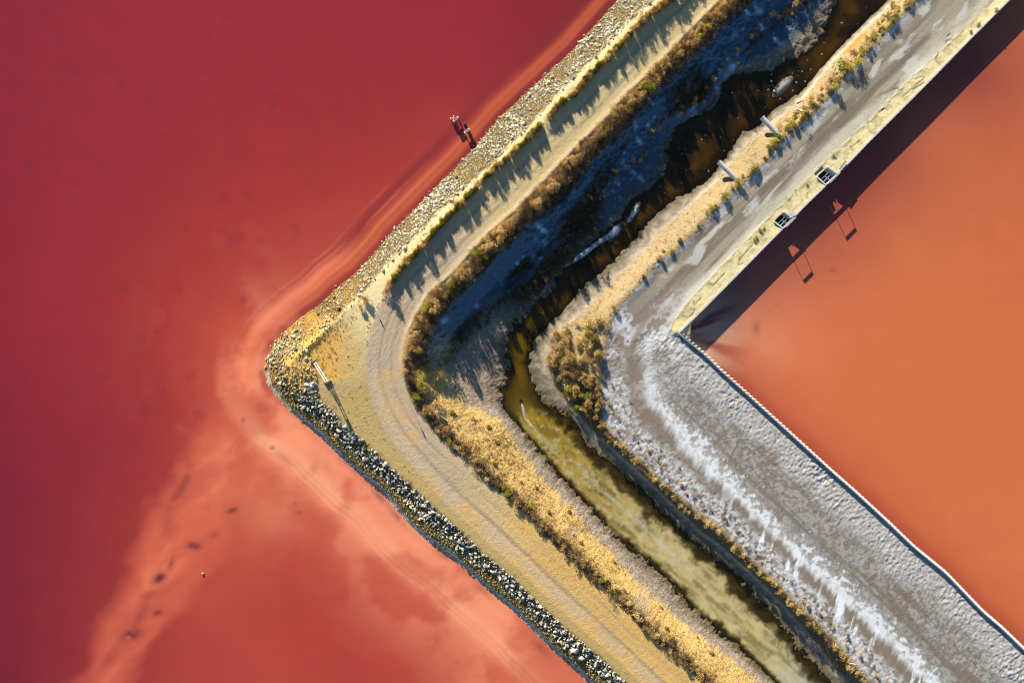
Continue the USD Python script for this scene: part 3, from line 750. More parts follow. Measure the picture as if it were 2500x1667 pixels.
# canal water: stained, partly clear, with floating algae
depth = ZW - Zf
cw = M & (Sg > 6.2) & (Sg < 10.2)
cc = cw[:-1, :-1] & cw[1:, :-1] & cw[:-1, 1:] & cw[1:, 1:]
dm = np.maximum.reduce([depth[:-1, :-1], depth[1:, :-1], depth[:-1, 1:], depth[1:, 1:]])
cc &= (dm > -0.005) & (Sc > 6.5) & (Sc < 9.9)
xx, yy, s_, d_ = X[M], Y[M], Sg[M], depth[M]
an1, an2 = fb(xx, yy, .45, o=5, seed=61), fb(xx, yy, 1.5, o=4, seed=62)
als = fb(p_, q_, .12, .8, o=4, seed=63)
wc = np.tile(L(42, 30, 7), (len(xx), 1)) * .9
wc = lerp(wc, np.broadcast_to(L(92, 62, 12), wc.shape), sm(.4, .65, an1) * .6)
w_mid = np.exp(-((t - 9) / 9.) ** 2)
alg_c = lerp(np.tile(L(168, 136, 38), (len(xx), 1)), np.broadcast_to(L(206, 184, 126), wc.shape), sm(8, 36, t))
alg_c = lerp(alg_c, np.broadcast_to(L(184, 182, 160), wc.shape), sm(46, 58, t + 6 * (an1 - .5)) * .9)
alg_c = alg_c * (0.74 + .3 * als + .5 * (an2 - .3))[:, None]
alg_c = lerp(alg_c, np.broadcast_to(L(104, 88, 30), wc.shape), sm(.44, .66, fb(p_, q_, .45, 1.5, o=6, seed=64)) * .65)
alg_c = lerp(alg_c, np.broadcast_to(L(206, 198, 158), wc.shape), sm(.52, .66, fb(xx, yy, 2.2, o=4, seed=66)) * .5)
alg_c = lerp(alg_c, np.broadcast_to(L(186, 176, 120), wc.shape), sm(.55, .68, fb(p_, q_, .35, 1.6, o=5, seed=65)) * .5)
core = sm(7.08, 7.36, s_ + (an1 - .5) * .55 + (an2 - .5) * .3) * (1 - sm(8.28, 8.80, s_ + (an1 - .5) * 1.3 + (an2 - .5) * .7))
wa = core * sm(4.5, 8, t) * (1 - .45 * sm(.56, .7, an1) * (1 - sm(20, 30, t)))
wc = lerp(wc, np.broadcast_to(L(112, 88, 30), wc.shape), sm(-3, 8, t))
wc = lerp(wc, np.broadcast_to(L(84, 66, 20), wc.shape), sm(5, 12, t) * sm(.48, .6, an2) * .8)
wc = lerp(wc, np.broadcast_to(L(112, 84, 14), wc.shape), np.exp(-((t - 1) / 6) ** 2) * sm(.4, .6, an1))
wc = lerp(wc, alg_c, wa)
ctrstreak = np.exp(-((s_ - 7.95 - .5 * (als - .5) - .2 * (an1 - .5)) / (.03 + .10 * an1)) ** 2) * sm(14, 18, t) * (1 - sm(30, 38, t)) * sm(.38, .62, an2 + .1 * an1)
wc = lerp(wc, np.broadcast_to(L(205, 203, 188), wc.shape), ctrstreak * .55)
wc = lerp(wc, np.broadcast_to(L(78, 72, 30), wc.shape), np.exp(-((s_ - 7.75) / .10) ** 2) * sm(9, 12, t) * (1 - sm(24, 30, t)) * sm(.5, .6, an1) * .8)
WCOL = np.zeros(X.shape + (3,))
WCOL[M] = np.clip(wc * .85, .002, .8)
TURB = np.zeros(X.shape)
TURB[M] = np.clip(np.maximum((1 - np.exp(-np.clip(d_, 0, 3) * 4.2)) * .93, wa * .9), 0, 1)
VW = np.stack([X, Y, np.full(X.shape, ZW)], -1)
canal_mat = usdkit.material(stage, '/World/Looks/canal_water', {
    'a': ('attribute', {'attribute': 'albedo'}), 'u': ('attribute', {'attribute': 'turbid'}), 'g': ('geometry', {}),
    'n': ('noise_texture', {'scale': 1.5, 'detail': 3.0}), 'b': ('bump', {'strength': 0.2, 'distance': 0.02}),
    'd': ('diffuse_bsdf', {}), 't': ('transparent_bsdf', {'color': (0.82, 0.72, 0.40)}), 'gl': ('glossy_bsdf', {'roughness': 0.05, 'color': (1, 1, 1)}),
    'f': ('fresnel', {'IOR': 1.33}), 'm1': ('mix_closure', {}), 'm2': ('mix_closure', {})},
    [('a.color', 'd.color'), ('u.fac', 'm1.fac'), ('t.BSDF', 'm1.closure1'), ('d.BSDF', 'm1.closure2'), ('g.position', 'n.vector'), ('n.fac', 'b.height'),
     ('b.normal', 'gl.normal'), ('b.normal', 'f.normal'), ('f.fac', 'm2.fac'), ('m1.closure', 'm2.closure1'), ('gl.BSDF', 'm2.closure2')], surface='m2.closure')
wm = sheet('water', cc, canal_mat, VW, flatN, WCOL, 'stained canal water between the two banks')
jj, ii = np.nonzero(cc)
a_ = jj * X.shape[1] + ii
used = np.unique(np.c_[a_, a_ + 1, a_ + 1 + X.shape[1], a_ + X.shape[1]])
UsdGeom.PrimvarsAPI(UsdGeom.Mesh(wm)).CreatePrimvar('turbid', Sdf.ValueTypeNames.FloatArray, 'vertex').Set(Vt.FloatArray.FromNumpy(TURB.ravel()[used].astype(np.float32)))

# ------------------------------------------------------------------ materials of the objects
def leaf_mat(name, ramp, trans=0.25, rough=0.7):
    return usdkit.material(stage, '/World/Looks/' + name, {
        'oi': ('object_info', {}), 'g': ('geometry', {}), 'n': ('noise_texture', {'scale': 3.0, 'detail': 2.0}),
        'a1': ('math', {'math_type': 'multiply', 'value2': 0.55}), 'a2': ('math', {'math_type': 'multiply_add', 'value2': 0.9}),
        'r': ('rgb_ramp', {'ramp': ramp}), 'p': ('principled_bsdf', {'roughness': rough, 'specular_ior_level': 0.2}),
        't': ('translucent_bsdf', {}), 'm': ('mix_closure', {'fac': trans})},
        [('oi.random', 'a1.value1'), ('g.position', 'n.vector'), ('n.fac', 'a2.value1'), ('a1.value', 'a2.value3'), ('a2.value', 'r.fac'),
         ('r.color', 'p.base_color'), ('r.color', 't.color'), ('p.BSDF', 'm.closure1'), ('t.BSDF', 'm.closure2')], surface='m.closure')


m_gold = leaf_mat('dry_leaves', [(0.25, (.26, .15, .045)), (0.6, (.54, .34, .11)), (1.0, (.70, .51, .22))])
m_brown = leaf_mat('brown_twigs', [(0.2, (.06, .034, .022)), (0.6, (.18, .105, .052)), (1.0, (.42, .27, .12))])
m_green = leaf_mat('green_leaves', [(0.2, (.055, .075, .010)), (0.6, (.27, .26, .022)), (1.0, (.55, .45, .06))])
m_dark = leaf_mat('dark_scrub', [(0.2, (.03, .026, .016)), (0.6, (.09, .066, .036)), (1.0, (.19, .13, .065))])
m_grass = leaf_mat('golden_grass_blades', [(0.2, (.27, .17, .055)), (0.6, (.48, .32, .105)), (1.0, (.66, .48, .19))])
m_stem = mat('stem_bark', (.10, .07, .045), 0.9)
m_stone = mat('armour_stone', (.62, .54, .38), 0.9, 0.28, 3.0, 0.03, 0.35)
m_stone_grey = mat('grey_stone', (.31, .29, .245), 0.9, 0.25, 3.0, 0.03, 0.5)
m_stone_gold = mat('ochre_stone', (.42, .30, .12), 0.9, 0.25, 3.0, 0.03, 0.3)
m_conc = mat('concrete', (.46, .44, .41), 0.85, 0.16, 3.0, 0.008)
m_conc_pale = mat('pale_concrete', (.60, .56, .48), 0.85, 0.14, 3.0, 0.006)
m_wood_pale = mat('bleached_timber', (.62, .55, .45), 0.85, 0.25, 6.0, 0.006, 0.15)
m_wood_dark = mat('dark_timber', (.055, .045, .04), 0.8, 0.3, 6.0, 0.006)
m_wood = mat('grey_timber', (.30, .26, .20), 0.85, 0.3, 6.0, 0.006, 0.15)
m_white = mat('white_paint', (.78, .77, .75), 0.5, 0.08, 4.0)
m_steel = mat('galvanised_steel', (.30, .32, .34), 0.45, 0.12, 5.0, spec=0.5)
m_pool = mat('dark_pool', (.010, .014, .018), 0.08, 0.1, 1.0, spec=0.5)
m_sign = mat('sign_face', (.16, .15, .14), 0.6, 0.1)
m_foam = mat('foam', (.75, .72, .62), 0.9, 0.1)

# ------------------------------------------------------------------ stones
def rock(seed, sq=0.75):
    r = np.random.default_rng(seed)
    p = r.normal(size=(15, 3))
    p /= np.linalg.norm(p, axis=1, keepdims=True)
    p *= r.uniform(0.78, 1.1, (15, 1)) * np.array([1.0, r.uniform(.62, .95), sq * r.uniform(.75, 1.1)])
    return trimesh.convex.convex_hull(p)


ROCKS = [rock(100 + i) for i in range(12)]


def scatter(n, cond, seed, frame=(-67, 67, -46, 46)):
    r = np.random.default_rng(seed)
    q = np.c_[r.uniform(frame[0], frame[1], n), r.uniform(frame[2], frame[3], n)]
    sv = svalue(q[:, 0], q[:, 1])
    ok = cond(q[:, 0], q[:, 1], sv)
    return q[ok], sv[ok]


def tval(q):
    return arc[kt.query(q)[1]] - bend


def instancer(path, protos, mats, pos, scale, seed, which=None, tilt=0.3, label=None, cat=None, top=True, smooth=False):
    r = np.random.default_rng(seed)
    pi = UsdGeom.PointInstancer.Define(stage, path)
    rel = pi.CreatePrototypesRel()
    for i, (g, m) in enumerate(zip(protos, mats)):
        usdkit.mesh(stage, f'{path}/kinds/kind_{i}', g, m, smooth)
        rel.AddTarget(f'{path}/kinds/kind_{i}')
    n = len(pos)
    pi.CreateProtoIndicesAttr(Vt.IntArray.FromNumpy((r.integers(0, len(protos), n) if which is None else which).astype(np.int32)))
    pi.CreatePositionsAttr(Vt.Vec3fArray.FromNumpy(pos.astype(np.float32)))
    sc = scale if scale.ndim == 2 else np.repeat(scale[:, None], 3, 1)
    pi.CreateScalesAttr(Vt.Vec3fArray.FromNumpy(sc.astype(np.float32)))
    a = r.uniform(0, 2 * np.pi, n)
    b = r.normal(0, tilt, n)
    c = r.uniform(0, 2 * np.pi, n)
    q = []
    for i in range(n):
        q.append(Gf.Quath(float(math.cos(b[i] / 2) * math.cos(a[i] / 2)), float(math.sin(b[i] / 2) * math.cos(c[i])), float(math.sin(b[i] / 2) * math.sin(c[i])), float(math.cos(b[i] / 2) * math.sin(a[i] / 2))))
    q = [x_.GetNormalized() for x_ in q]
    pi.CreateOrientationsAttr(Vt.QuathArray(q))
    return data(pi.GetPrim(), label, cat, kind='stuff')


def armour(name, label, q, size, hue, seed, sink=0.25):
    """One band of armour stones: the 300 largest are parts of their own, the rest one part."""
    root = thing(name, label, 'rock armour')
    hz = height(q[:, 0], q[:, 1])
    inview = (np.abs(q[:, 0]) < 63) & (np.abs(q[:, 1]) < 42.3)
    order = np.argsort(-size * inview)
    r = np.random.default_rng(seed)
    mats3 = [m_stone, m_stone_grey, m_stone_gold]
    for k in order[:300]:
        g = ROCKS[r.integers(0, 12)].copy()
        T = trimesh.transformations.euler_matrix(r.normal(0, .4), r.normal(0, .4), r.uniform(0, 6.28))
        g.apply_transform(T)
        g.apply_scale(size[k])
        g.apply_translation((q[k, 0], q[k, 1], hz[k] + size[k] * sink))
        part(root, 'stone', g, mats3[hue[k]])
    rest = order[300:]
    pos = np.c_[q[rest], hz[rest] + size[rest] * sink]
    which = r.integers(0, 4, len(rest)) + 4 * hue[rest]
    instancer(str(root.GetPath()) + '/small_stones', [ROCKS[i % 12] for i in range(12)], [mats3[i // 4] for i in range(12)], pos, size[rest], seed + 1, which, 0.5)
    return root


r_ = np.random.default_rng(21)
q, sv = scatter(680000, lambda a, b, v: (v > .90) & (v < 2.06), 22)
tq = tshore(q)
dens = fb(q[:, 0], q[:, 1], .35, o=3, seed=71)
up_ = tq < 3
north = (q[:, 1] > (833.5 - 905) * K)                     # above the point where the shore turns
keep = r_.random(len(q)) < np.where(sm(-20, -12, tq + 8 * (dens - .5)) > .5, .35 + .4 * sm(.45, .6, dens), .85)
qn, sn = q[north & keep], sv[north & keep]
rs = r_.random(len(qn))
size = np.where(rs < .03, r_.uniform(.19, .30, len(qn)), np.where(rs < .26, r_.uniform(.10, .17, len(qn)), r_.uniform(.055, .105, len(qn))))
tn = tshore(qn)
hue = np.where(r_.random(len(qn)) < np.where(tn > -17, .55, .08) + .15 * (sn < 1.2), 2, np.where(r_.random(len(qn)) < .22, 1, 0))
size = size * (.72 + .62 * sm(.3, .7, fb(qn[:, 0], qn[:, 1], .45, o=2, seed=74)))
sel = r_.random(len(qn)) < np.where(sn < 1.0, .12, 1) * np.where(sn > 1.9, .5, 1)
armour('rock_armour', 'sunlit band of pale armour stones sloping to the red pond above the bend', qn[sel], size[sel], hue[sel], 23)
south = ~north
qs, ssv = q[south], sv[south]
coarse = ssv > 1.44 + .25 * (fb(qs[:, 0], qs[:, 1], .25, o=2, seed=72) - .5)
keep = (r_.random(len(qs)) < np.where(coarse, .34, .36)) & (shore_kt.query(qs)[0] > .5)
qs, ssv, coarse = qs[keep], ssv[keep], coarse[keep]
rs = r_.random(len(qs))
sw = np.where(ssv < 1.0, .0, 1)
size = np.where(coarse, np.where(rs < .045, r_.uniform(.24, .38, len(qs)), np.where(rs < .26, r_.uniform(.15, .26, len(qs)), r_.uniform(.07, .14, len(qs)))), r_.uniform(.05, .10, len(qs)))
hue = np.where(coarse & (tshore(qs) > 5), np.where(r_.random(len(qs)) < .65, 1, 0), np.where(r_.random(len(qs)) < .8, 2, 1))
armour('rock_armour', 'shaded band of coarse boulders and small ochre stones below the road past the bend', qs, size, hue, 24)

# single stones that stand out
def boulder(px, py, rad, label, m, seed, zz=None):
    w = P(px, py, 1.3)
    w[2] = height(w[0], w[1]) if zz is None else zz
    g = rock(seed, .85)
    g.apply_scale(rad)
    g.apply_translation((0, 0, rad * .3))
    o = usdkit.mesh(stage, numbered('/World', 'boulder'), g, m)
    o.AddTranslateOp().Set(Gf.Vec3d(*map(float, w)))
    return data(o.GetPrim(), label, 'boulder')


boulder(722, 849, .42, 'large pale boulder casting a dark shadow on the ochre stones at the bend', m_stone_grey, 301)
boulder(718, 807, .36, 'pale boulder at the red water line just above the bend', m_stone_grey, 302)
boulder(850, 868, .13, 'fist sized stone lying on the bare sand left of the road bend', m_stone, 303)
boulder(825, 872, .09, 'smaller stone lying on bare sand near the white braced sign', m_stone, 304)
boulder(1403, 1588, .62, 'biggest boulder of the shaded band, low on the slope near the bottom edge', m_stone_grey, 305)
boulder(1418, 1610, .45, 'squat cream boulder near the bottom end of the shaded stone band', m_stone, 306)
boulder(483, 1409, .24, 'lone reddish stone standing in the red pond near the dark weed patches', mat('brine_stained_stone', (.42, .19, .15), 0.9, 0.3, 5.0), 307, -0.05)
boulder(1905, 209, .26, 'pale stone on the tip of the mud islet in the canal', m_stone_grey, 308)
boulder(1899, 211, .16, 'small pale stone beside the islet tip in the canal', m_stone_grey, 309)
boulder(1380, 941, .20, 'white block lying among the dark shrubs at the canal bend', m_white, 310)

# ------------------------------------------------------------------ shrubs
def bush(seed, rad=0.55, hgt=0.75, n=520, leaf=0.085, lobes=7, flat=0.0):
    r = np.random.default_rng(seed)
    lc = np.c_[r.normal(0, rad * .42, lobes), r.normal(0, rad * .42, lobes), r.uniform(.35, .8, lobes) * hgt]
    lr = r.uniform(.32, .6, lobes) * rad
    v, f = [], []
    for i in range(n):
        k = r.integers(0, lobes)
        d = r.normal(size=3); d /= np.linalg.norm(d)
        if d[2] < -0.3:
            d[2] *= -1
        p = lc[k] + d * lr[k] * r.uniform(.55, 1.12) * np.array([1, 1, 1.05])
        p[2] = max(p[2], .04)
        e = r.normal(size=3); e /= np.linalg.norm(e)
        g = np.cross(d, e); g /= np.linalg.norm(g) + 1e-9
        L_ = leaf * r.uniform(.7, 1.5)
        b = len(v)
        v += [p - g * L_ * .35, p + g * L_ * .35, p + (d * .6 + e * .5) * L_ * 1.4]
        f.append([b, b + 1, b + 2])
    st = []
    for k in range(min(lobes, 5)):
        st.append(bent([(0, 0, -.05), lc[k] * .5 + r.normal(0, .03, 3) * [1, 1, 0], lc[k]], [.028, .018, .008], 4))
    return tri_mesh(v, f), cat_(st)


def tussock(seed, rad=0.34, hgt=0.8, n=300):
    r = np.random.default_rng(seed)
    v, f = [], []
    for i in range(n):
        a = r.uniform(0, 2 * np.pi)
        lean = abs(r.normal(0, .38))
        b0 = np.array([r.normal(0, rad * .38), r.normal(0, rad * .38), 0])
        h = hgt * r.uniform(.45, 1.0)
        tip = b0 + np.array([math.cos(a) * lean * rad, math.sin(a) * lean * rad, h])
        w = r.uniform(.014, .034)
        sd = np.array([-math.sin(a), math.cos(a), 0]) * w
        mid = (b0 + tip) / 2 + np.array([math.cos(a), math.sin(a), 0]) * .04
        b = len(v)
        v += [b0 - sd, b0 + sd, mid - sd * 1.3, mid + sd * 1.3, tip]
        f += [[b, b + 1, b + 3], [b, b + 3, b + 2], [b + 2, b + 3, b + 4]]
        for q in range(2):
            p = b0 + (tip - b0) * r.uniform(.35, .95)
            d = r.normal(size=3) * .06
            e = r.normal(size=3) * .03
            b = len(v)
            v += [p, p + d, p + d * .5 + e]
            f.append([b, b + 1, b + 2])
    st = cat_([bent([(0, 0, -.05), (r.normal(0, .03), r.normal(0, .03), hgt * .3), (r.normal(0, .07), r.normal(0, .07), hgt * .6)], [.02, .014, .005], 4) for _ in range(3)])
    return tri_mesh(v, f), st


KINDS = {  # name: (mesh makers, material, category)
    'rush_tuft': ([tussock(400 + i) for i in range(4)], m_green, 'tuft'),
    'dry_tuft': ([tussock(410 + i, .4, .75) for i in range(3)], m_gold, 'tuft'),
    'dry_shrub': ([bush(420 + i) for i in range(5)], m_gold, 'shrub'),
    'brown_shrub': ([bush(430 + i, .6, .7, 480, .08) for i in range(5)], m_brown, 'shrub'),
    'green_shrub': ([bush(440 + i, .55, .75, 560, .08) for i in range(4)], m_green, 'shrub'),
}
first = {}
rs_ = np.random.default_rng(77)


def plant(kind, wx, wy, scale, label, group, hs=1.0, zoff=-0.04):
    shapes, m, c = KINDS[kind]
    k = int(rs_.integers(0, len(shapes)))
    loc = (wx, wy, float(height(np.array(wx), np.array(wy))) + zoff)
    rz = float(rs_.uniform(0, 360))
    sc = (scale, scale, scale * hs)
    if (kind, k) not in first:
        o = thing(kind, label, c, loc, rz, sc, group)
        part(o, 'foliage', shapes[k][0], m)
        part(o, 'stems', shapes[k][1], m_stem)
        first[(kind, k)] = o
        return o
    return dup(first[(kind, k)], kind, loc, rz, sc, label, c, group)


def above(q, py):
    return q[q[:, 1] > P(0, py)[1]]


def below(q, py):
    return q[q[:, 1] < P(0, py)[1]]


def along(w, tlo, thi, step, jitter, seed):
    r = np.random.default_rng(seed)
    w = w[(np.abs(w[:, 0]) < 66) & (np.abs(w[:, 1]) < 45)]
    d = np.r_[0, np.cumsum(np.linalg.norm(np.diff(w[:, :2], axis=0), axis=1))]
    ts = np.arange(0, d[-1], step)
    ts = ts + r.uniform(-.4, .4, len(ts)) * step
    q = np.c_[np.interp(ts, d, w[:, 0]), np.interp(ts, d, w[:, 1])]
    nrm = np.gradient(q, axis=0); nrm /= np.linalg.norm(nrm, axis=1, keepdims=True) + 1e-9
    q = q + np.c_[-nrm[:, 1], nrm[:, 0]] * r.uniform(-jitter, jitter, len(q))[:, None]
    tq = tval(q)
    return q[(tq >= tlo) & (tq <= thi)]


NAMES = {'rush_tuft': 'thin green tuft', 'dry_tuft': 'dry straw coloured tuft', 'dry_shrub': 'dry golden shrub', 'brown_shrub': 'brown leafless shrub', 'green_shrub': 'bushy green shrub'}


MARKS = [(2230, -20, 'near the top edge'), (2100, 90, 'above the mud islet'), (1930, 215, 'opposite the mud islet'), (1870, 300, 'level with the upper pipe'), (1770, 410, 'level with the lower pipe'),
         (1640, 520, 'below the pipes'), (1500, 640, 'opposite the pale crust in the canal'), (1360, 760, 'just above the bend'), (1262, 900, 'at the canal neck'), (1310, 1030, 'beside the pale mud bar'), (1430, 1150, 'where the algae begins'),
         (1560, 1280, 'halfway along the lower canal'), (1690, 1390, 'along the pale algae'), (1820, 1520, 'towards the bottom edge'), (1930, 1630, 'at the bottom edge')]
MARK_T = [float(arc[kt.query(P(a_, b_)[:2])[1]] - bend) for a_, b_, _ in MARKS]


def stretch(tv):
    return MARKS[int(np.argmin(np.abs(np.array(MARK_T) - tv)))][2]


def row(q, kinds, weights, smin, smax, where, group, seed, hs=(0.8, 1.3)):
    r = np.random.default_rng(seed)
    for p in q:
        k = str(r.choice(kinds, p=weights))
        st = stretch(float(tval(p[None])[0]))
        plant(k, float(p[0]), float(p[1]), float(r.uniform(smin, smax)), f'{NAMES[k]} {where} {st}', f'{NAMES[k]}s {group} {st}', float(r.uniform(*hs)))


# the thin line of tufts along the crest, with gaps
q = along(wl[3], -70, 9, 0.31, 0.15, 501)
q = q[q[:, 1] > P(0, 716)[1]]
g_ = meshkit.noise(np.c_[tval(q) * .30, np.zeros(len(q)), np.zeros(len(q))], 5)
q = q[g_ > .13]
row(q, ['rush_tuft', 'dry_tuft', 'dry_shrub'], [.42, .33, .25], .62, 1.05, 'on the levee crest,', 'on the crest', 502, (.9, 1.65))
for px, py in ((890, 726), (880, 748), (897, 735)):
    w = P(px, py, 1.6)
    plant('dry_shrub', w[0], w[1], .8, 'last dry shrubs of the crest line, beside the thin marker pole', 'last shrubs of the crest line', 1.1)
# the hedge right of the road above the bend
def mid(a, b, f):
    n = min(len(a), len(b))
    ia, ib = np.linspace(0, len(a) - 1, 600), np.linspace(0, len(b) - 1, 600)
    A_ = np.c_[np.interp(ia, range(len(a)), a[:, 0]), np.interp(ia, range(len(a)), a[:, 1])]
    kb = cKDTree(b[:, :2]).query(A_)[1]
    return np.c_[A_ + (b[kb, :2] - A_) * f, np.zeros(600)]


row(above(along(mid(wl[4], wl[5], .22), -70, 30, .68, .28, 503), 860), ['dry_shrub', 'brown_shrub', 'green_shrub'], [.66, .26, .08], .5, 1.2, 'sunny side of the road hedge,', 'in the hedge by the road', 504, (1.0, 1.6))
row(above(along(mid(wl[4], wl[5], .62), -70, 30, .66, .3, 505), 870), ['dry_shrub', 'brown_shrub', 'green_shrub'], [.40, .53, .07], .6, 1.35, 'canal side of the road hedge,', 'on the canal side of the hedge', 506, (1.3, 2.3))
for k, px, py, sc, lb in (('green_shrub', 1180, 618, 1.5, 'large yellow green shrub standing alone in the hedge between pipes and bend'), ('green_shrub', 1040, 752, 1.4, 'round yellow green shrub in the hedge beside the pale road lip'),
                          ('green_shrub', 1030, 916, 1.5, 'largest bright green shrub at the inner bend of the road'), ('green_shrub', 1028, 943, 1.25, 'bright green shrub just below the largest one at the road bend'),
                          ('green_shrub', 1014, 974, 1.1, 'yellowish green shrub, lowest of three at the road bend'), ('dry_shrub', 1072, 918, 1.5, 'dry golden shrub right of the green shrubs at the road bend'),
                          ('dry_shrub', 986, 872, 1.0, 'small straw coloured shrub on the road edge, opposite the braced sign'), ('dry_shrub', 987, 905, 1.1, 'straw shrub on the road edge, left of the green shrubs'),
                          ('brown_shrub', 1000, 925, 1.2, 'brown shrub between straw shrub and green shrub at the road bend'), ('dry_shrub', 1045, 1000, 1.2, 'golden shrub at the upper end of the golden grass'),
                          ('dry_shrub', 1068, 985, 1.2, 'golden shrub at the shade edge above the golden grass')):
    w = P(px, py, 1.7)
    plant(k, w[0], w[1], sc * .85, lb, None, 1.1)
# the shrubs between the road and the golden grass
row(below(along(mid(wl[4], wl[5], .25), -30, 75, .62, .3, 507), 985), ['brown_shrub', 'dry_shrub', 'green_shrub'], [.58, .28, .14], .45, 1.05, 'along the lower road,', 'along the lower road', 508, (.7, 1.1))
row(below(along(mid(wl[4], wl[5], .52), -30, 75, 1.5, .35, 509), 985), ['brown_shrub', 'dry_shrub', 'green_shrub'], [.45, .43, .12], .40, .85, 'at the golden grass fringe,', 'at the grass fringe', 510, (.6, 1.0))
row(below(along(mid(wl[5], wl[6], .35), -10, 75, 2.0, 1.3, 522), 1000), ['dry_tuft', 'dry_shrub'], [.55, .45], .3, .8, 'amid the golden grass,', 'amid the golden grass', 523, (.6, 1.0))
# low shrubs halfway down the shaded bank
row(along(mid(wl[6], wl[5], .06), -62, -20, .95, .8, 511), ['dry_shrub', 'brown_shrub', 'dry_tuft'], [.5, .3, .2], .4, .85, 'on the shaded canal bank,', 'on the shaded bank', 512)
# the ridge on the far side of the canal
RIDGE_G = [(2190, 6), (2174, 38), (2155, 64), (2133, 89), (2104, 115), (2057, 160, 1.7), (2066, 172, 1.3), (2089, 156, 1.5), (2038, 214, 1.3), (1987, 252, 1.1), (1968, 274, 1.2), (1960, 284, 1.0), (1936, 300, 1.1), (1928, 310, .9), (1907, 328, 1.1), (1888, 350, 1.2),
           (1880, 360, 1.0), (1846, 405, .9), (1837, 415, 1.1), (1799, 445, 1.25), (1768, 475, 1.2), (1738, 506, 1.1), (1705, 549, .5)]
for e in RIDGE_G:
    w = P(e[0], e[1], 1.2)
    sc = e[2] if len(e) > 2 else 1.1
    st = stretch(float(tval(w[None, :2])[0]))
    plant('green_shrub', w[0], w[1], sc * .85, f'yellow green shrub on the gravel ridge, {st}', f'green shrubs on the ridge {st}', .85)
def thin(q, lo_, hi_, k, seed):
    tq = tval(q)
    return q[~((tq > lo_) & (tq < hi_) & (np.random.default_rng(seed).random(len(q)) > k))]


row(thin(along(mid(wl[11], wl[10], .10), -70, -12, .60, .28, 513), -41, -11, .38, 5131), ['dry_shrub', 'brown_shrub', 'dry_tuft', 'green_shrub'], [.48, .12, .28, .12], .42, .80, 'on the gravel ridge,', 'on the ridge', 514, (.7, 1.1))
row(along(mid(wl[11], wl[10], .40), -70, -42, .8, .4, 515), ['dry_shrub', 'brown_shrub'], [.7, .3], .6, .95, 'on the ridge slope,', 'on the canal side of the ridge', 516, (.5, .8))
# the thicket at the canal bend
r_ = np.random.default_rng(517)
poly = np.array([(1350, 815), (1400, 785), (1486, 770), (1482, 815), (1462, 880), (1462, 940), (1468, 1000), (1440, 1012), (1410, 1000), (1370, 950), (1345, 900), (1338, 860)], float)
pp_ = shapely.Polygon(poly)
cnt = 0
while cnt < 92:
    e = np.array([r_.uniform(1335, 1490), r_.uniform(765, 1015)])
    if not pp_.contains(shapely.Point(*e)):
        continue
    dk = np.exp(-(((e[0] - 1400) / 32) ** 2 + ((e[1] - 915) / 50) ** 2))
    k = str(r_.choice(['dry_shrub', 'brown_shrub', 'green_shrub'], p=[.66 - .36 * dk, .20 + .32 * dk, .14 + .04 * dk]))
    w = P(*e, 1.0)
    sub = ('upper end' if e[1] < 825 else 'lower tip' if e[1] > 960 else 'upper middle' if e[1] < 890 else 'lower middle') + (' on the canal side' if e[0] < 1412 else ' facing the salt flat')
    plant(k, w[0], w[1], float(r_.uniform(.7, 1.15)), f'{NAMES[k]} in the thicket at the canal bend, {sub}', f'{NAMES[k]}s in the thicket, {sub}', float(r_.uniform(.8, 1.3)))
    cnt += 1
for px, py, sc, lb in ((1427, 802, 1.5, 'big dark green shrub at the upper end of the thicket'), (1384, 811, 1.1, 'small green shrub at the upper left corner of the thicket'), (1450, 828, 1.25, 'green shrub right of the big dark green one in the thicket'),
                       (1354, 897, .9, 'low green shrub on the canal side of the thicket'), (1412, 1002, 1.2, 'green shrub at the lower end of the thicket'), (1436, 1004, 1.1, 'green shrub at the lower tip of the thicket, beside the shaded water')):
    w = P(px, py, 1.2)
    plant('green_shrub', w[0], w[1], sc * .85, lb, None, 1.2)
row(along(wl[11], 9, 75, .66, .22, 518), ['dry_shrub', 'brown_shrub', 'green_shrub', 'dry_tuft'], [.50, .30, .08, .12], .48, .85, 'on the brink above the water,', 'on the brink', 519, (.8, 1.2))
row(along(mid(wl[11], wl[12], 1.0), 12, 75, 1.3, .55, 520), ['dry_shrub', 'brown_shrub'], [.4, .6], .28, .52, 'on crust behind the brink,', 'behind the brink', 521, (.7, 1.0))
# the few green plants by the retaining wall
for px, py, sc, lb in ((2036, 378, .5, 'small green plant in the sand just above the upper sluice'), (1971, 449, .45, 'dark little plant in the sand between the two sluices'), (1866, 556, .45, 'small green plant closest to the lower sluice'), (1857, 562, .55, 'round green plant second from the lower sluice'),
                       (1847, 578, .6, 'green plant third from the lower sluice'), (1842, 586, .5, 'green plant farthest from the lower sluice in its little row'), (2430, 25, .5, 'upper of three small green plants on the wall berm near the top'), (2389, 60, .5, 'middle of three small green plants on the wall berm near the top'), (2370, 78, .45, 'lower of three small green plants on the wall berm near the top')):
    w = P(px, py, 1.25)
    plant('green_shrub', w[0], w[1], sc, lb, None, .7)

# ------------------------------------------------------------------ grass and low scrub, uncountable
def tuft(seed, n=14, hgt=.20, rad=.13, w=.022):
    r = np.random.default_rng(seed)
    v, f = [], []
    for i in range(n):
        a, le = r.uniform(0, 6.28), r.uniform(.2, 1.0)
        b0 = np.array([r.normal(0, rad * .5), r.normal(0, rad * .5), 0])
        tip = b0 + np.array([math.cos(a) * le * rad, math.sin(a) * le * rad, hgt * r.uniform(.5, 1.1)])
        sd = np.array([-math.sin(a), math.cos(a), 0]) * w
        b = len(v)
        v += [b0 - sd, b0 + sd, tip]
        f.append([b, b + 1, b + 2])
    return tri_mesh(v, f)


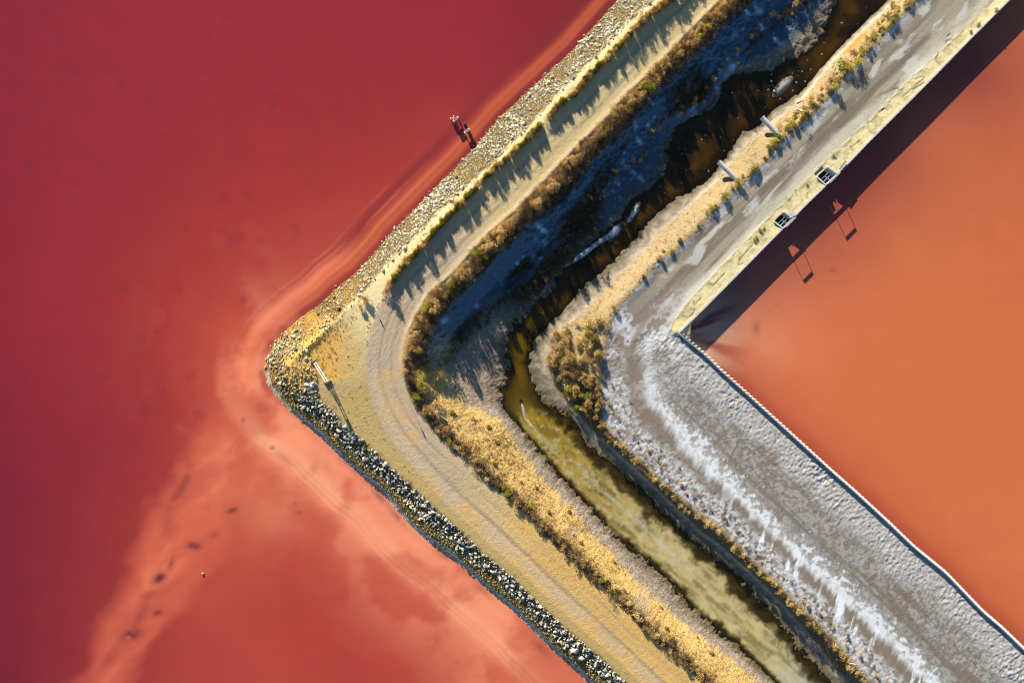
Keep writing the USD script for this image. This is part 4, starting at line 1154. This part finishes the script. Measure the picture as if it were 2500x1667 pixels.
def twiggy(seed, n=40, rad=.3, hgt=.3, leaf=.07):
    r = np.random.default_rng(seed)
    v, f = [], []
    for i in range(n):
        p = np.array([r.normal(0, rad * .5), r.normal(0, rad * .5), abs(r.normal(0, hgt * .5))])
        d, e = r.normal(size=3) * leaf, r.normal(size=3) * leaf
        b = len(v)
        v += [p, p + d, p + d * .4 + e]
        f.append([b, b + 1, b + 2])
    return tri_mesh(v, f)


def cover(name, label, cat, n, cond, protos, mats, smin, smax, seed, dens=None, tilt=.15):
    q, sv = scatter(n, cond, seed)
    if dens is not None:
        k = np.random.default_rng(seed + 1).random(len(q)) < dens(q, sv, tval(q))
        q = q[k]
    hz = height(q[:, 0], q[:, 1]) - .015
    sc = np.random.default_rng(seed + 2).uniform(smin, smax, len(q))
    return instancer('/World/' + name, protos, mats, np.c_[q, hz], sc, seed + 3, None, tilt, label, cat)


TUF = [tuft(600 + i) for i in range(5)]
TWG = [twiggy(610 + i) for i in range(5)]
cover('golden_grass', 'golden dry grass carpeting the strip between lower road and canal', 'grass', 620000,
      lambda a, b, v: (v > 4.45) & (v < 6.15), TUF, [m_grass, m_grass, m_grass, m_gold, m_grass], .4, 1.0, 620, lambda q, v, tv: sm(2, 6, tv) * (1 - sm(5.6, 6.1, v + 1.3 * (fb(q[:, 0], q[:, 1], .6, o=3, seed=82) - .5))) * (.12 + .88 * sm(.40, .58, fb(q[:, 0], q[:, 1], .8, o=3, seed=81))))
cover('hedge_undergrowth', 'dark tangled undergrowth below the road edge hedge', 'undergrowth', 300000,
      lambda a, b, v: (v > 4.1) & (v < 5.15), TWG, [m_brown, m_brown, m_gold, m_dark, m_brown], .5, 1.1, 640, lambda q, v, tv: .5 * (1 - sm(0, 5, tv) * sm(4.4, 4.55, v)))
cover('bank_scrub', 'patches of low dark scrub on the shaded canal bank', 'scrub', 300000,
      lambda a, b, v: (v > 5.0) & (v < 6.75), TWG, [m_dark] * 4 + [m_brown], .4, .95, 660,
      lambda q, v, tv: (1 - sm(-6, 2, tv)) * sm(.50, .66, fb(q[:, 0] * UP_DIR[0] + q[:, 1] * UP_DIR[1], -q[:, 0] * UP_DIR[1] + q[:, 1] * UP_DIR[0], 0.10, .42, o=5, seed=13) + .09 * np.exp(-((v - 6) / .3) ** 2)) * .6)
cover('ridge_grass', 'short dry grass on the gravel ridge beside the canal', 'grass', 260000,
      lambda a, b, v: (v > 10.2) & (v < 11.5), TUF, [m_grass, m_gold, m_grass, m_gold, m_brown], .5, 1.2, 680, lambda q, v, tv: (.02 + .16 * sm(.55, .66, fb(q[:, 0], q[:, 1], .5, o=3, seed=83)) * sm(10.7, 11.1, v)) * (1 - .6 * sm(-42, -38, tv) * (1 - sm(-13, -9, tv))))
cover('levee_grass', 'sparse straw coloured grass on the crest and the golden spit', 'grass', 240000,
      lambda a, b, v: (v > 1.9) & (v < 3.0), TUF, [m_grass, m_gold, m_grass, m_gold, m_grass], .4, .9, 700,
      lambda q, v, tv: .03 + .5 * sm(-15, -10, tshore(q)) * (1 - sm(5, 9, tshore(q))) * sm(1.95, 2.1, v) * (1 - sm(2.25, 2.6, v)) + .30 * (1 - sm(-13, -11, tshore(q))) * sm(2.75, 2.95, v))
cover('crust_twigs', 'dead twigs standing in the salt crust behind the brink', 'twigs', 200000,
      lambda a, b, v: (v > 11.5) & (v < 12.5), TWG, [m_brown, m_dark, m_brown, m_gold, m_dark], .25, .55, 720, lambda q, v, tv: sm(10, 16, tv) * .22 * sm(.42, .6, fb(q[:, 0], q[:, 1], .5, o=3, seed=84)))
q, sv = scatter(260000, lambda a, b, v: (v > 9.9) & (v < 11.4), 760)
k = np.random.default_rng(761).random(len(q)) < (.12 + .5 * sm(.45, .62, fb(q[:, 0], q[:, 1], .5, o=3, seed=85))) * (1 - .7 * sm(0, 8, tval(q)))
q = q[k]
instancer('/World/ridge_gravel', ROCKS[:6], [m_stone, m_stone_grey, m_stone_gold] * 2, np.c_[q, height(q[:, 0], q[:, 1])], np.random.default_rng(762).uniform(.025, .085, len(q)), 763, None, .5, 'loose gravel strewn over the sunny ridge beside the canal', 'gravel')
r_ = np.random.default_rng(801)
fl = []
for px, py, n, sp in ((1910, 215, 22, 45), (1975, 165, 16, 40), (1660, 420, 26, 60), (2080, 60, 10, 40), (1750, 330, 12, 40), (1900, 190, 14, 20)):
    fl.append(np.c_[r_.normal(px, sp, n), r_.normal(py, sp * .7, n)])
fl = np.vstack(fl)
fw = np.array([P(a, b, ZW) for a, b in fl])
sv = svalue(fw[:, 0], fw[:, 1])
fw = fw[(sv > 7.1) & (sv < 8.9)]
fw[:, 2] = ZW + .01
fleck = trimesh.creation.icosphere(subdivisions=1, radius=1.0)
fleck.apply_scale((1, .8, .3))
instancer('/World/foam_flecks', [fleck], [m_foam], fw, r_.uniform(.03, .075, len(fw)), 803, None, .0, 'white foam flecks floating on the dark canal water', 'foam')

# ------------------------------------------------------------------ retaining wall
def run(w, a, b):
    d = np.r_[0, np.cumsum(np.linalg.norm(np.diff(w[:, :2], axis=0), axis=1))]
    tt = np.unique(np.r_[a, d[(d > a) & (d < b)][::3], b])
    return np.c_[np.interp(tt, d, w[:, 0]), np.interp(tt, d, w[:, 1])]


def ribbon(q, w, z0, z1, off=0.0):
    """A wall w thick along q from z0 to z1."""
    d = np.gradient(q, axis=0); d /= np.linalg.norm(d, axis=1, keepdims=True)
    n = np.c_[d[:, 1], -d[:, 0]] * -sgn
    l, r = q + n * (off - w / 2), q + n * (off + w / 2)
    k = len(q)
    v = np.vstack([np.c_[l, np.full(k, z0)], np.c_[r, np.full(k, z0)], np.c_[r, np.full(k, z1)], np.c_[l, np.full(k, z1)]])
    f = []
    for i in range(k - 1):
        for a in range(4):
            p, p2 = a * k + i, ((a + 1) % 4) * k + i
            f += [[p, p2, p2 + 1], [p, p2 + 1, p + 1]]
    f += [[0, k * 2, k], [0, k * 3, k * 2], [k - 1, 2 * k - 1, 3 * k - 1], [k - 1, 3 * k - 1, 4 * k - 1]]
    m = tri_mesh(v, f)
    m.fix_normals()
    return m


def wcoord(w, px, py):
    d = np.r_[0, np.cumsum(np.linalg.norm(np.diff(w[:, :2], axis=0), axis=1))]
    return d[cKDTree(w[:, :2]).query(P(px, py, 1.25)[:2])[1]], d[-1]


wall_n = np.c_[0, 0]
g1a, LU = wcoord(wU, 2044, 424); g1b, _ = wcoord(wU, 2016, 452)
g2a, _ = wcoord(wU, 1937, 532); g2b, _ = wcoord(wU, 1911, 558)
ta, _ = wcoord(wU, 2464, 0)
wallA = thing('retaining_wall', 'straight pale retaining wall with the two sluices, above its corner', 'retaining wall')
for a, b in ((ta - 30, g1a), (g1b, g2a), (g2b, LU)):
    q = run(wU, a, b)
    part(wallA, 'wall_face', ribbon(q, .14, -1.0, WALL_TOP - .06), m_conc)
    part(wallA, 'capping_beam', ribbon(q, .16, WALL_TOP - .06, WALL_TOP), m_conc)
    for p in np.arange(a + .2, b - .1, .56):
        if p < ta - 6:
            continue
        e = run(wU, p, p + .1)
        d = e[-1] - e[0]; d /= np.linalg.norm(d)
        n = np.array([d[1], -d[0]]) * -sgn
        c = e[0] + n * .13
        part(wallA, 'post', box(c[0], c[1], .2, .10, .10, 2.12, math.atan2(d[1], d[0])), m_conc_pale)
wallB = thing('retaining_wall', 'lower retaining wall with a row of white post heads, below its corner', 'retaining wall')
d_ = np.r_[0, np.cumsum(np.linalg.norm(np.diff(wV[:, :2], axis=0), axis=1))]
tb, _ = wcoord(wV, 2500, 1588)
q = run(wV, 0.05, tb + 30)
part(wallB, 'wall_face', ribbon(q, .11, -1.0, WALL_TOP - .05), m_conc)
part(wallB, 'capping_beam', ribbon(q, .07, WALL_TOP - .05, WALL_TOP + .01, .03), m_conc)
for k_, p in enumerate(np.arange(.5, tb + 5, .53)):
    e = run(wV, p, p + .1)
    d = e[-1] - e[0]; d /= np.linalg.norm(d)
    n = np.array([d[1], -d[0]]) * -sgn
    c = e[0] + n * .26
    part(wallB, 'post', box(c[0], c[1], .17, .13, .11, 2.30, math.atan2(d[1], d[0])), m_conc_pale)
    c = e[0] + n * .14
    part(wallB, 'tie_bar', box(c[0], c[1], 1.0, .05, .14, .06, math.atan2(d[1], d[0])), m_steel)


# ------------------------------------------------------------------ sluices
def sluice(corners, label, rails):
    cpt = np.array([P(*c, 1.25)[:2] for c in corners])             # top, left, bottom, right as the photo shows them
    top, left, bot, right = cpt
    c0 = cpt.mean(0)
    o = thing('sluice', label, 'sluice', (c0[0], c0[1], 0))
    l3 = lambda p, zz: np.array([p[0] - c0[0], p[1] - c0[1], zz])
    zt = 1.34

    def wall(a, b, z0, z1, w, nm, m=m_conc):
        g = bar(l3(a, (z0 + z1) / 2), l3(b, (z0 + z1) / 2), w, z1 - z0)
        return part(o, nm, g, m)
    wall(top, left, -.9, 1.06, .12, 'back_wall')
    wall(top + (right - top) * .03, right, -.9, zt, .13, 'side_wall', m_conc_pale)
    wall(left + (bot - left) * .03, bot, -.9, zt, .13, 'side_wall', m_conc_pale)
    wall(bot, right, -.9, .40, .12, 'sill')
    wall(bot, right, WALL_TOP - .14, WALL_TOP + .02, .09, 'top_beam', m_conc_pale)
    fl = tri_mesh([l3(top, -.12), l3(left, -.12), l3(bot, -.12), l3(right, -.12)], [[0, 1, 2], [0, 2, 3]])
    part(o, 'pool', fl, m_pool)
    for f in (.45, .72):
        a, b = top + (right - top) * f, left + (bot - left) * f
        part(o, 'cross_beam', bar(l3(a, .82), l3(b, .82), .10, .12), m_steel)
    a = (top + left) / 2 + ((bot + right) / 2 - (top + left) / 2) * .45
    b = (bot + right) / 2
    part(o, 'middle_beam', bar(l3(a, .83), l3(b, .83), .09, .10), m_steel)
    n_ = (right - bot) / np.linalg.norm(right - bot)
    out_ = np.array([n_[1], -n_[0]])
    out_ = out_ if out_ @ (bot - left) > 0 else -out_
    pa, pb = bot + n_ * .12 + out_ * .02, right - n_ * .12 + out_ * .02
    part(o, 'upright', bar(l3(pa, .3), l3(pa, 2.12), .045, up=(1, 0, 0)), m_steel)
    part(o, 'upright', bar(l3(pb, .3), l3(pb, 2.12), .045, up=(1, 0, 0)), m_steel)
    part(o, 'head_beam', bar(l3(pa, 2.16), l3(pb, 2.16), .10, .14), m_steel)
    if rails:
        part(o, 'gate_board', bar(l3(bot + n_ * .1, .9), l3(bot + n_ * .5, .9), .04, .3), m_wood)
    return o


sluice(BOX, 'upper concrete sluice box with cross beams, set into the retaining wall beside a plank', True)
sluice(BOX2, 'lower concrete sluice box with cross beams, next to the row of green plants', False)


def loose(name, label, cat, pa, pb, w, h, m, lift=0.0, za=1.2, thick_from_ground=True):
    a, b = P(*pa, za), P(*pb, za)
    a[2] = float(height(a[0], a[1])) + h / 2 + lift
    b[2] = float(height(b[0], b[1])) + h / 2 + lift
    o = usdkit.mesh(stage, numbered('/World', name), bar(a, b, w, h), m)
    return data(o.GetPrim(), label, cat)


loose('plank', 'grey plank lying along the wall above the upper sluice', 'plank', (2047, 415), (2063, 395), .24, .06, m_wood, .18)
loose('plank', 'thin brown plank lying behind the upper sluice', 'plank', (1990, 424), (2009, 405), .10, .08, m_wood_dark, .02)
loose('slab', 'grey concrete slab beside the lower sluice on the wall', 'slab', (1925, 528), (1938, 522), .55, .10, m_conc, .03)

# ------------------------------------------------------------------ pipes
def pipe(pa, pb, label):
    zc, R_ = .78, .29
    a, b = P(*pa, zc + R_ * .6), P(*pb, zc + R_ * .6)
    a[2] = b[2] = zc
    d = (b - a) / np.linalg.norm(b - a)
    b = b + d * .9
    n = np.linalg.norm(b - a)
    o = thing('drain_pipe', label, 'pipe', a, math.degrees(math.atan2(d[1], d[0])))
    T = trimesh.transformations.rotation_matrix(math.pi / 2, (0, 1, 0))
    g = trimesh.creation.annulus(R_ - .05, R_, n, sections=40)
    g.apply_transform(T); g.apply_translation((n / 2, 0, 0))
    part(o, 'barrel', g, m_conc, 40)
    g = trimesh.creation.annulus(R_ - .06, R_ + .025, .10, sections=40)
    g.apply_transform(T); g.apply_translation((.05, 0, 0))
    part(o, 'rim', g, m_conc_pale, 40)
    return o


pipe((1861.5, 286), (1897, 324), 'upper of two grey concrete pipes jutting from the ridge over the canal mud')
pipe((1756, 395), (1797, 435), 'lower of two grey concrete pipes, ending at a yellow green shrub')

# ------------------------------------------------------------------ driftwood and poles
r_ = np.random.default_rng(901)
for i, (px, py, an, ln) in enumerate(((1950, 262, 25, 1.0), (1953, 268, -50, .8), (1958, 265, 10, .7), (1946, 268, 60, .6), (1961, 272, -30, 1.1), (1952, 258, -65, .6), (1966, 262, 40, .8), (1959, 243, 15, 1.0), (1944, 273, -20, .5))):
    c = P(px, py, .5)
    a = math.radians(an)
    d = np.array([math.cos(a), math.sin(a)]) * ln / 2
    p3 = []
    for f in (-1, -.3, .3, 1):
        e = c[:2] + d * f + r_.normal(0, .03, 2)
        p3.append((e[0], e[1], float(height(e[0], e[1])) + .08 + r_.uniform(0, .08)))
    o = usdkit.mesh(stage, numbered('/World', 'driftwood'), bent(p3, [.05, .06, .05, .02]), m_wood_pale, 40)
    data(o.GetPrim(), 'bleached driftwood stick in the small heap on the ridge above the pipes', 'driftwood', 'driftwood sticks in the heap on the ridge')
for pa, pb, lb in (((1064, 1004), (1093, 1026), 'thin pale pole lying in the golden grass at its upper end'), ((2068, 1617), (2092, 1622), 'pale log lying on the brink at the bottom edge of the photo')):
    a, b = P(*pa, 1.4), P(*pb, 1.4)
    a[2] = float(height(a[0], a[1])) + .34
    b[2] = float(height(b[0], b[1])) + .30
    m3 = (a + b) / 2 + np.array([.03, -.04, 0])
    o = usdkit.mesh(stage, numbered('/World', 'pole'), bent([a, m3, b], [.035, .04, .03]), m_wood_pale, 40)
    data(o.GetPrim(), lb, 'pole')


def marker(px, py, label, hgt=1.12):
    w = P(px, py, 1.6)
    w[2] = float(height(w[0], w[1]))
    o = thing('marker_pole', label, 'marker', w, 20)
    part(o, 'pole', trimesh.creation.cylinder(.022, hgt + .1, sections=8, transform=trimesh.transformations.translation_matrix((0, 0, hgt / 2 - .05))), m_steel)
    pl_ = trimesh.creation.extrude_polygon(shapely.Polygon([(-.07, 0), (.07, 0), (.075, .25), (0, .40), (-.075, .25)]), .02)
    pl_.apply_transform(trimesh.transformations.rotation_matrix(math.pi / 2, (1, 0, 0)))
    pl_.apply_translation((0, -.024, hgt - .3))
    part(o, 'plate', pl_, m_sign)
    return o


marker(906, 733, 'thin marker pole with a pointed plate, beside the last crest shrubs')
marker(1007, 1000, 'thin marker pole with a pointed plate, at the road edge by the golden grass')

# the braced sign on the golden spit
base = P(804, 932, 1.5)
foot = P(769, 884, 1.5)
d2 = (base - foot)[:2]; ln = np.linalg.norm(d2); ang = math.atan2(d2[1], d2[0])
zb = float(height(base[0], base[1]))
o = thing('braced_sign', 'tall narrow sign held by white raking braces on the golden spit', 'sign', (base[0], base[1], zb), math.degrees(ang))
hz_ = float(height(foot[0], foot[1])) - zb
HS = 2.45
for k in (-1, 1):
    part(o, 'post', bar((0, k * .13, -.2), (0, k * .13, HS), .09, up=(1, 0, 0)), m_steel)
    part(o, 'brace', bar((-ln, k * .13, hz_ + .12), (-.05, k * .12, 1.0), .085, .085), m_white)
part(o, 'panel', box(.045, 0, HS - .50, .03, .40, .95), m_sign)
for f in (.03, .2, .36, .95):
    part(o, 'rung', bar((-ln * (1 - f), -.12, hz_ * (1 - f) + .12 + .88 * f), (-ln * (1 - f), .12, hz_ * (1 - f) + .12 + .88 * f), .10, .05), m_white)
part(o, 'footing', box(-ln - .05, -.10, hz_ + .06, .20, .72, .24), m_wood_dark)
part(o, 'footing', box(0.02, -.16, .08, .22, .85, .28), m_wood_dark)

# ------------------------------------------------------------------ stands and piles in the red pond
def stand(pa, pb, label):
    a, b = P(*pa, .6), P(*pb, .6)
    c, d = (a + b) / 2, (b - a)[:2]
    ln = np.linalg.norm(d)
    o = thing('sign_stand', label, 'stand', (c[0], c[1], 0), math.degrees(math.atan2(d[1], d[0])))
    for sx in (-1, 1):
        for sy in (-1, 1):
            part(o, 'leg', box(sx * (ln / 2 - .03), sy * .075, .1, .06, .05, 1.3), m_wood_pale)
        part(o, 'end_cap', box(sx * (ln / 2 - .03), 0, .765, .09, .22, .035), m_white)
    for sy in (-1, 1):
        part(o, 'panel', box(0, sy * .105, .58, ln - .02, .02, .36), m_sign)
        part(o, 'rail', box(0, sy * .10, .775, ln - .08, .045, .03), m_white)
    return o


stand((1106.5, 297), (1118.5, 286.5), 'white topped double stand in the red pond, beside three small piles')
stand((1134, 325), (1146, 315.5), 'white topped stand in the red pond, nearer to the stones')


def pile(px, py, r, hgt, m, mc, label, group=None):
    w = P(px, py, hgt)
    o = thing('pile', label, 'pile', (w[0], w[1], 0), 0, 1, group)
    part(o, 'shaft', trimesh.creation.cylinder(r, hgt + .6, sections=12, transform=trimesh.transformations.translation_matrix((0, 0, hgt / 2 - .3))), m, 40)
    part(o, 'cap', trimesh.creation.cone(r * 1.12, r * .7, sections=12, transform=trimesh.transformations.translation_matrix((0, 0, hgt))), mc, 40)
    return o


pile(1100, 288.5, .07, .62, m_wood_pale, m_white, 'leftmost of three thin pale piles beside the double stand')
pile(1107.5, 284, .06, .5, m_wood_pale, m_white, 'topmost of three thin pale piles beside the double stand')
pile(1106, 289, .06, .5, m_wood_pale, m_white, 'pale pile closest to the double stand in the red pond')
pile(1134.8, 302.5, .17, .62, m_wood_dark, m_wood_dark, 'thick black pile standing in the red pond above the nearer stand')
